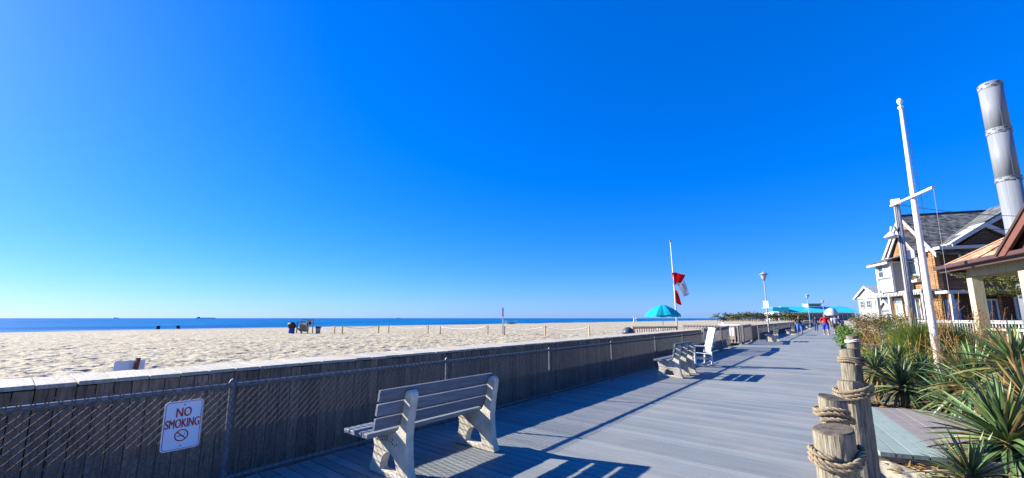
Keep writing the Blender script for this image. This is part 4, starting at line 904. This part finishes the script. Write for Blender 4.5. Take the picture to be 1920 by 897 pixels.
fbx = MB().box((-.18, 1.75, 3.85), (.25, .9, .2)).build('flower_box', M_trim, HA); fm = MB(); leafball(fm, (-.2, 1.7, 4.02), (.22, .48, .2), 220, .06, random.Random(3)); stuff(fm.build('flowers', mat('window_flowers', (.34, .12, .03), .7, .5, 8, pos=True, col2=(.12, .18, .04)), fbx, fix=False))
# bay with white panels
M_bay = mat('bay_paint', (.27, .27, .26), .6, .1, 3)
MB().box((-.55, 2.95, 4.18), (1.0, 1.6, 1.95)).build('bay', M_bay, HA)
window(2.35, 2.85, 4.25, 5.0, -1.06, (0, 1), M_curtain); window(3.05, 3.55, 4.25, 5.0, -1.06, (0, 1), M_glass)
for k in range(3): MB().box((-1.07, 2.42 + k * .52, 3.68), (.03, .42, .62)).build('bay_panel', M_white, HA)
for y in (2.15, 3.75): MB().box((-1.1, y, 4.2), (.12, .14, 2.0)).build('bay_post', M_white, HA)
slab([(-1.5, 1.75, 5.12), (-.02, 1.75, 5.62), (-.02, 4.1, 5.62), (-1.5, 4.1, 5.12)], -.09, 'bay_roof', M_roofA, HA); MB().box((-1.46, 2.93, 5.08), (.08, 2.4, .16)).build('bay_fascia', M_trim, HA); MB().box((-.78, 2.93, 5.10), (1.35, 2.3, .03)).build('bay_soffit', M_trim, HA)
# dentil canopy between the storeys and the ground floor
MB().box((-.45, 2.35, 3.16), (.95, 4.9, .10)).build('canopy', M_trim, HA)
dn = MB().box((0, 0, 0), (.05, .07, .2)).mesh('dentil', M_trim)
for i in range(32): link('dentil', dn, HA, (-.9, .0 + i * .152, 3.02))
for y in (.0, 1.6, 3.3, 4.75): MB().box((-.82, y, 1.55), (.16, .16, 2.9)).build('porch_post', M_trim, HA)
window(1.8, 2.5, 1.0, 2.7, bars=(1, 0), glass=M_glass, name='door'); window(3.6, 4.2, .9, 2.75, bars=(0, 1), glass=M_curtain, name='door'); window(2.75, 3.2, 1.0, 2.7, bars=(0, 1), glass=M_curtain)
MB().box((.05, .05, ze / 2 + .2), (.16, .16, ze - .7)).build('corner_board', M_tanA, HA)
# side: gables, window, lean-to
MB().prism([(.75, ze - .1), (8.4, ze - .1), (4.58, 8.05)], .0, .2, 'xz').build('side_gable', M_brownA, HA)
MB().prism([(.45, ze - .22), (.45, ze), (4.58, 8.3), (4.58, 8.05)], -.36, -.30, 'xz').build('rake_board', M_trim, HA); MB().prism([(8.7, ze - .22), (8.7, ze), (4.58, 8.3), (4.58, 8.05)], -.36, -.30, 'xz').build('rake_board', M_trim, HA)
slab([(.45, -.4, ze + .03), (4.58, -.4, 8.33), (4.58, 2.3, 8.33), (.45, 2.3, ze + .03)], -.08, 'cross_roof', M_roofA, HA); slab([(4.58, -.4, 8.33), (8.7, -.4, ze + .03), (8.7, 2.3, ze + .03), (4.58, 2.3, 8.33)], -.08, 'cross_roof', M_roofA, HA)
MB().prism([(.85, 5.62), (3.4, 5.62), (2.1, 6.55)], -.62, .0, 'xz').build('small_gable', M_brownA, HA)
for s in (-1, 1): MB().prism([(2.1 + s * 1.62, 5.62), (2.1 + s * 1.62, 5.82), (2.1, 6.9), (2.1, 6.66)], -.80, -.73, 'xz').build('rake_board', M_trim, HA); slab([(2.1, -.82, 6.93), (2.1 + s * 1.7, -.82, 5.80), (2.1 + s * 1.7, .3, 5.80), (2.1, .3, 6.93)], .06 * s, 'small_gable_roof', M_trim, HA)
MB().box((2.6, -.35, 5.58), (5.4, .7, .16)).build('eave_band', M_trim, HA); window(1.2, 1.95, 4.85, 5.4, -.02, (0, 0), plane='side'); window(2.2, 3.0, 4.85, 5.4, -.02, (0, 0), plane='side')
MB().box((3.2, -.55, 2.98), (7.0, 1.1, .16)).build('lean_to_roof', M_trim, HA)
for x in (-.1, 3.0, 6.2): MB().box((x, -1.0, 1.5), (.15, .15, 2.9)).build('lean_to_post', M_trim, HA)
bd = MB().box((.45, -.03, 1.6), (.62, .06, 2.0)).build('door', M_blue, HA); MB().lathe([(.03, 0), (.04, .03), (.02, .05)], 8).build('handle', M_galv, bd, (.68, -.07, 1.55), (R(90), 0, 0))
MB().box((2.6, -.04, 1.5), (.14, .08, 2.7)).build('corner_board', M_tanA, HA); window(3.3, 4.2, 1.5, 2.6, -.02, (0, 1), plane='side'); window(1.5, 2.4, 1.0, 2.5, -.02, (0, 0), plane='side', name='door')
MB().box((-.9, -.5, .22), (3.0, 9.5, .35)).build('deck', M_wood, HA)
a_, b_ = Vector((-.375, .927)), Vector((.927, .375)); c_ = Vector((4.83, 34.48))
p0 = c_ + b_ * -2.2 + a_ * 2.2; p1 = c_ + b_ * -2.2 - a_ * 3.2; p2 = c_ + b_ * -2.2 - a_ * 8.5
picket('white picket deck railing with black top rail in front of the tan house', p1, p0, h=1.03, sp=.15, m=M_trim, z0=.40, name='deck_railing', pw=.05, cat='railing', cap=M_black)
picket('white deck railing behind the red-brown seed stalks', p2, p1, h=1.0, sp=.16, m=M_trim, z0=.38, name='deck_railing', pw=.05, cat='railing')
# pine beside the porch
pt = thing('pine_tree', 'pine with low spreading branches between the porch and the brown house side', 'tree', (6.6, 21.6, -.3)); q = random.Random(4)
MB().tube([(0, 0, 0), (-.1, .05, 1.5), (.05, 0, 3.8)], [.16, .12, .04], 9).build('trunk', M_ytrunk, pt, smooth=True)
M_pine = mat('pine_needles', (.05, .075, .015), .6, .4, 3, pos=True, col2=(.15, .16, .035)); nd = MB()
for k in range(15):
    a = R(q.uniform(120, 300)) if k < 12 else R(q.uniform(0, 360)); zb = [3.1, 2.0, 3.3, 3.0, 2.75, 1.9, 3.2, 3.4, 2.3, 2.9, 3.1, 3.5, 2.4, 3.0, 3.6][k]; L = q.uniform(1.9, 3.1); e = Vector((math.cos(a) * L, math.sin(a) * L, zb + q.uniform(-.1, .15)))
    MB().tube([(0, 0, zb - .25), (e.x * .5, e.y * .5, zb), tuple(e)], [.045, .03, .01], 6).build('limb', M_ytrunk, pt)
    for s in range(150):
        c = Vector((0, 0, zb - .15)).lerp(e, q.uniform(.3, 1.03)) + Vector((q.gauss(0, .17), q.gauss(0, .17), q.gauss(0, .07)))
        for j in range(9):
            d = Vector((q.gauss(0, 1), q.gauss(0, 1), q.gauss(.35, .6))).normalized() * .15; w = d.cross(Vector((q.gauss(0, 1), q.gauss(0, 1), q.gauss(0, 1)))).normalized() * .013; nd.add([c - w, c + w, c + d], [(0, 1, 2)])
stuff(nd.build('crown', M_pine, pt, fix=False))

# ------------------------------------------------------------------ pale house further on
HB = thing('pale_house', 'pale grey gabled house farther along the right of the boardwalk', 'house', (5.0, 81.8, 0), R(20))
MB().box((4.2, 4.2, 2.2), (7.4, 7.2, 5.4)).build('wall', M_greybldg, HB)
M_groof = mat('pale_grey_roof', (.24, .26, .27), .85, .2, 2)
def gable_roof(par, x0, x1, y0, y1, z, k, axis='x', th=.15):
    if axis == 'x':
        ym = (y0 + y1) / 2; zz = z + (y1 - y0) / 2 * k; r1 = slab([(x0, y0, z), (x1, y0, z), (x1, ym, zz), (x0, ym, zz)], th, 'roof', M_groof, par); slab([(x0, ym, zz), (x1, ym, zz), (x1, y1, z), (x0, y1, z)], th, 'roof', M_groof, par)
        MB().prism([(y0 + .3, z - .05), (y1 - .3, z - .05), (ym, zz - .2)], x0 + .25, x0 + .45, 'yz').build('gable', M_greybldg, par)
        for s, yy in ((0, y0), (1, y1)): MB().prism([(yy, z - .25), (yy, z + .04), (ym, zz + .04), (ym, zz - .25)], x0 - .08, x0, 'yz').build('rake_board', M_white, par)
    return
gable_roof(HB, .1, 8.3, .2, 8.2, 4.75, .45); MB().box((.45, 4.2, 4.75), (.3, 8.2, .22)).build('fascia', M_white, HB)
MB().box((1.6, -1.4, 1.0), (2.4, 3.4, 3.2)).build('wing_wall', M_greybldg, HB); gable_roof(HB, -.1, 3.2, -3.5, .7, 2.65, .72)
for y0, y1, z0, z1 in ((1.2, 2.2, 3.2, 4.2), (3.6, 4.8, 3.2, 4.2), (5.8, 6.8, 3.2, 4.2)): window(y0, y1, z0, z1, .48, (1, 1), par=HB)
window(-2.1, -.9, 1.0, 2.2, .38, (1, 1), par=HB)
gable_roof(HB, .6, 3.0, 2.8, 5.2, 5.6, .7)
picket('white picket railing in front of the pale grey house', (1.5, 62.0), (2.3, 78.0), h=1.35, sp=.28, m=M_trim, z0=.1, name='deck_railing', pw=.09, cat='railing')

# ------------------------------------------------------------------ far end: teal pavilion, beach house, palms
pv = thing('teal_pavilion', 'long pavilion with bright teal roof at the far end of the boardwalk', 'building', (-33.1, 437.9, -1.2), math.atan2(19.8, 24.8)); pv.scale = (1.8, 1.8, 1.8); L = 31.7
MB().box((L / 2, 6, 1.9), (L, 12, 4.2)).build('wall', mat('pavilion_wall', (.22, .23, .23), .8, .2, .4), pv)
MB().add([(-1, -2, 4.4), (L + 1, -2, 4.4), (L + 1, 6, 7.4), (-1, 6, 7.4), (L + 1, 14, 4.4), (-1, 14, 4.4)], [(0, 1, 2, 3), (3, 2, 4, 5), (0, 3, 5), (1, 4, 2)]).build('roof', M_tealroof, pv)
for i in range(12): MB().box((1.2 + i * 2.45, -.05, 2.3), (1.5, .12, 2.0)).build('window', M_glass, pv)
for i in range(13): MB().box((i * 2.45, -1.5, 2.1), (.22, .22, 4.2)).build('post', M_trim, pv)
MB().box((15.5, 6, 7.8), (6.5, 4, 1.6)).build('cupola', M_white, pv); MB().box((15.5, 3.9, 7.95), (5.6, .2, 1.0)).build('cupola_window', M_glass, pv); MB().box((15.5, 6, 8.7), (7.2, 4.8, .3)).build('cupola_roof', M_tealroof, pv)
for x in (20, 24, 29): MB().bar((x, 6, 7), (x, 6, 9.5), .12, .12, up=(0, 1, 0)).build('mast', M_galv, pv)
bh = thing('beach_house', 'white lookout building with teal flat roof among the palms', 'building', (-46.0, 429.2, -1.1), math.atan2(4.15, 5.2)); bh.scale = (2, 2, 2)
MB().box((3.3, 3, 2.0), (6.0, 6, 4.0)).build('wall', M_white, bh); MB().box((3.3, 2.5, 5.9), (7.4, 8, .35)).build('roof', M_tealroof, bh); MB().box((3.3, -.9, 5.0), (7.2, .2, 1.4)).build('sign_board', M_tealroof, bh)
for z in (.6, 2.4): 
    for x in (1.4, 3.3, 5.2): MB().box((x, -.03, z + .5), (1.2, .12, 1.0)).build('opening', M_glass, bh)
for x in (.1, 2.3, 4.4, 6.5): MB().box((x, -1.0, 2.2), (.3, .3, 4.4)).build('post', M_white, bh)
M_palm = mat('palm_frond', (.05, .075, .02), .6, .4, 2, rand=.5, col2=(.14, .14, .035)); M_ptr = mat('palm_trunk', (.20, .15, .10), .9, .3, 3)
def palm_meshes(seed):
    q = random.Random(seed); mb = MB()
    for k in range(20):
        a = k * 2.4 + q.uniform(-.2, .2); el = q.uniform(.1, 1.2) if k % 3 else q.uniform(-.4, .3); L = q.uniform(1.9, 2.7); d = Vector((math.cos(a), math.sin(a), 0)); pts = [Vector((0, 0, 0)) + d * L * math.cos(el) * u + Vector((0, 0, L * math.sin(el) * u - 1.1 * u * u)) for u in [i / 6 for i in range(7)]]; sd_ = Vector((-d.y, d.x, 0))
        for i in range(6):
            p, p2 = pts[i], pts[i + 1]; mb.add([p, p2, p2 + sd_ * .05, p + sd_ * .05], [(0, 1, 2, 3)])
            for j in range(3):
                c = p.lerp(p2, j / 3); l_ = .62 * (1 - .55 * i / 6)
                for s in (-1, 1): e = c + sd_ * s * l_ + d * .22 + Vector((0, 0, -.22)); mb.add([c, c + d * .13, e], [(0, 1, 2)])
    return mb.mesh('crown', M_palm, fix=False)
PC = [palm_meshes(i) for i in range(4)]; q = random.Random(21)
plist = [(1345, 5.6), (1356, 4.2), (1364, 6.3), (1371, 5.2), (1378, 5.5), (1384, 5.9), (1391, 6.2), (1398, 6.4), (1404, 6.6), (1411, 6.5), (1418, 6.4), (1425, 6.2), (1431, 6.0), (1441, 5.8), (1447, 6.0), (1455, 5.6), (1472, 6.2), (1480, 6.4), (1487, 6.0), (1497, 6.2), (1505, 5.9)]
plist += [(x + 3.5, h - .7) for x, h in plist[1:-1]]
A0, A1 = Vector((-67.2, 309.3, 0)), Vector((-21.0, 346.2, 0))
ORD = ['leftmost', 'second', 'third', 'fourth', 'fifth', 'sixth', 'seventh', 'eighth', 'ninth', 'tenth', 'eleventh', 'twelfth', 'thirteenth', 'fourteenth', 'fifteenth', 'sixteenth', 'seventeenth', 'eighteenth', 'nineteenth', 'twentieth', 'rightmost']
for i, (pxx, h_) in enumerate(plist):
    u = (pxx - 1340) / 160; p = A0.lerp(A1, u) * (1 + q.uniform(-.08, .06)); lean = q.uniform(-.3, .3)
    desc = (ORD[i] + ' small palm from the left in the far row behind the beach') if i < 21 else (ORD[i - 21] + ' low bushy palm from the left filling the far palm row')
    t = thing('palm_tree', desc, 'palm tree', (p.x, p.y, -.6), q.uniform(0, 6), 'palms at the far end of the beach')
    MB().tube([(0, 0, 0), (lean * .4, 0, h_ * .4), (lean, 0, h_ - 2.4)], [.3, .26, .2], 6).build('trunk', M_ptr, t); link('crown', PC[i % 4], t, (lean, 0, h_ - 2.4), (0, 0, q.uniform(0, 6)), (1.75, 1.75, 1.9))
dm = thing('market_umbrella', 'white domed umbrella above the walkers at the far end', 'umbrella', (-1.0, 96, 0)); MB().tube([(0, 0, 0), (0, 0, 3.4)], .04, 6).build('pole', M_galv, dm)
MB().lathe([(1.12, 2.0), (1.1, 2.2), (.95, 2.7), (.65, 3.1), (.3, 3.3), (.02, 3.36)], 14, cap=False).build('canopy', M_trim, dm, smooth=True)

# ------------------------------------------------------------------ people
def person(label, x, y, rz, h, shirt, legs, shoes, hair, stride=.25, arms=(0.15, -.15), elbow=.2, long_pants=False, hat=None, z=0, bulk=1.0):
    k = h / 1.75; V = []; E_ = []; Rr_ = []; tags = []
    def add(p, r, parent, tg):
        V.append(Vector(p) * k); Rr_.append(r * k if not hasattr(r, '__len__') else (r[0] * k, r[1] * k)); tags.append(tg)
        if parent is not None: E_.append((parent, len(V) - 1))
        return len(V) - 1
    pel = add((0, 0, .94), (.15, .12), None, 'hip'); wa = add((.0, 0, 1.10), (.145, .115), pel, 'torso'); che = add((.0, 0, 1.30), (.165, .12), wa, 'torso'); shd = add((-.01, 0, 1.42), (.13, .09), che, 'torso'); nk = add((.01, 0, 1.50), .055, shd, 'neck')
    h1 = add((.02, 0, 1.58), (.075, .085), nk, 'head'); h2 = add((.02, 0, 1.67), (.08, .095), h1, 'head'); add((.01, 0, 1.72), (.05, .06), h2, 'head')
    for s in (-1, 1):
        st = stride * s; hp = add((0, .09 * s, .88), .095, pel, 'hip'); kn = add((st * .55 + .03, .10 * s, .49), .062, hp, 'thigh'); cf = add((st * .75 - .01, .10 * s, .33), .058, kn, 'shin'); an = add((st * 1.0 - .04, .10 * s, .085), .04, cf, 'shin'); add((st * 1.0 + .12, .105 * s, .035), .038, an, 'foot')
        aw = arms[0] if s > 0 else arms[1]; sh_ = add((-.01, .19 * s, 1.40), .062, shd, 'torso'); el = add((math.sin(aw) * .28, .24 * s, 1.40 - math.cos(aw) * .28), .046, sh_, 'uparm'); a2 = aw + elbow
        wr = add((V[el].x / k + math.sin(a2) * .25, .245 * s, V[el].z / k - math.cos(a2) * .25), .032, el, 'forearm'); hd = add((V[wr].x / k + math.sin(a2) * .08, .24 * s, V[wr].z / k - math.cos(a2) * .08), .034, wr, 'hand')
        for f_ in range(4): add((V[hd].x / k + math.sin(a2) * .085 + (f_ - 1.5) * .018, .238 * s, V[hd].z / k - math.cos(a2) * (.09 - .008 * abs(f_ - 1.5))), .009, hd, 'hand')
        add((V[wr].x / k + .045, .215 * s, V[wr].z / k - .07), .010, wr, 'hand')
    me = bpy.data.meshes.new('skeleton'); me.from_pydata([tuple(v) for v in V], E_, []); o = bpy.data.objects.new('skeleton', me); COL.objects.link(o); o.modifiers.new('skin', 'SKIN'); sv = me.skin_vertices[0].data
    for i, r in enumerate(Rr_): sv[i].radius = (r, r) if not hasattr(r, '__len__') else (r[0], r[1])
    sv[0].use_root = True; o.modifiers.new('sub', 'SUBSURF').levels = 1; bpy.context.view_layer.update()
    bmx = bpy.data.meshes.new_from_object(o.evaluated_get(bpy.context.evaluated_depsgraph_get())); bpy.data.objects.remove(o); bmx.materials.clear(); bmx.materials.append(M_skin); bmx.polygons.foreach_set('use_smooth', [True] * len(bmx.polygons))
    for v_ in bmx.vertices: v_.co.y *= bulk; v_.co.x *= (1 + bulk) / 2
    for v_ in V: v_.y *= bulk; v_.x *= (1 + bulk) / 2
    bmx.update()
    t = thing('person', label, 'person', (x, y, z), rz); link('body', bmx, t)
    seg = [(V[a], V[b], tags[b]) for a, b in E_]
    def near(p):
        best = None
        for a, b, tg in seg:
            d = b - a; u = max(0, min(1, (p - a).dot(d) / max(d.dot(d), 1e-9))); ds = (p - a - d * u).length
            if best is None or ds < best[0]: best = (ds, tg, u)
        return best
    info = [near(f.center) for f in bmx.polygons]
    def garment(name, test, m, off):
        idx = [i for i, f in enumerate(bmx.polygons) if test(f.center / k, info[i])]
        if not idx: return
        used = {}; vs = []; fs = []
        for i in idx:
            q_ = []
            for vi in bmx.polygons[i].vertices:
                if vi not in used: used[vi] = len(vs); v = bmx.vertices[vi]; vs.append(v.co + v.normal * off)
                q_.append(used[vi])
            fs.append(tuple(q_))
        MB().add(vs, fs).build(name, m, t, smooth=True, fix=False)
    garment('shirt', lambda c, n: (n[1] in ('torso', 'uparm') or (n[1] == 'hip' and c.z > .93)) and c.z < 1.48 and c.z > .90, shirt, .016 * k)
    garment('trousers' if long_pants else 'shorts', lambda c, n: n[1] == 'hip' and c.z < .96 or (n[1] == 'thigh' and (c.z > .46 or long_pants)) or (long_pants and n[1] == 'shin' and c.z > .1), legs, .022 * k)
    garment('shoes', lambda c, n: n[1] == 'foot' or (n[1] == 'shin' and c.z < .11), shoes, .010 * k)
    garment('hair', lambda c, n: n[1] == 'head' and (c.z > 1.675 or (c.x < .0 and c.z > 1.57)), hair, .010 * k)
    if hat: MB().lathe([(.16 * k, 1.70 * k), (.12 * k, 1.715 * k), (.105 * k, 1.78 * k), (.06 * k, 1.82 * k), (.01, 1.825 * k)], 12, c=(.02, 0, 0)).build('hat', hat, t)
    nz_ = MB(); nz_.add([Vector((.105, .0, 1.60)) * k, Vector((.09, .018, 1.585)) * k, Vector((.09, -.018, 1.585)) * k, Vector((.092, 0, 1.64)) * k, Vector((.125, 0, 1.592)) * k], [(4, 3, 1), (4, 2, 3), (4, 1, 2)]); nz_.build('nose', M_skin, t, fix=False)
    return t
hb = mat('hair_dark', (.03, .022, .016), .7, .3); hg = mat('hair_grey', (.24, .22, .20), .7, .3)
person('man in a bright red shirt and blue shorts walking away', -.95, 45.6, R(92), 1.88, cloth('red', (.33, .012, .02)), cloth('royal', (.02, .06, .38)), cloth('whiteshoe', (.7, .7, .7)), hg, .22, (.2, -.25), bulk=1.28)
person('person in a grey shirt and black shorts walking away beside the red shirt', -.28, 50.4, R(90), 1.78, cloth('grey', (.22, .24, .30)), cloth('blk', (.02, .022, .025)), cloth('whiteshoe', (.7, .7, .7)), hb, .2, (-.2, .2), bulk=1.12)
person('man in a black shirt and light blue shorts walking towards the camera', -3.05, 48.6, R(-75), 1.74, cloth('blk', (.02, .022, .025)), cloth('skyblue', (.05, .18, .55)), cloth('blkshoe', (.03, .03, .03)), hb, .2, (.5, -.2), 1.1, bulk=1.25)
person('person in dark clothes left of the red shirt, farther off', -2.15, 60.0, R(90), 1.78, cloth('navyblk', (.02, .03, .06)), cloth('denim', (.04, .06, .12)), cloth('blkshoe', (.03, .03, .03)), hb, .2, long_pants=True)
person('person in a navy shirt just above the bright green bush', .02, 63.0, R(90), 1.76, cloth('navy', (.02, .035, .17)), cloth('tan', (.28, .22, .15)), cloth('whiteshoe', (.7, .7, .7)), hg, .2)
person('small figure in light blue in the middle of the far walk', -.35, 78.0, R(90), 1.60, cloth('skyblue', (.05, .18, .55)), cloth('navy', (.02, .035, .17)), cloth('whiteshoe', (.7, .7, .7)), hb, .2)
person('distant walker in white between the red and grey shirts', -.9, 84.0, R(-90), 1.72, cloth('white', (.65, .65, .68)), cloth('denim', (.04, .06, .12)), cloth('blkshoe', (.03, .03, .03)), hb, .2, long_pants=True)
person('distant walker in pink behind the grey shirt', -.05, 92.0, R(-90), 1.68, cloth('pink', (.5, .25, .30)), cloth('blk', (.02, .022, .025)), cloth('blkshoe', (.03, .03, .03)), hb, .2)
person('figure in white standing on the sand before the palms', -13.5, 67.0, R(40), 1.75, cloth('white', (.65, .65, .68)), cloth('white2', (.6, .58, .55)), cloth('blkshoe', (.03, .03, .03)), hb, .1, long_pants=True, z=-.6)
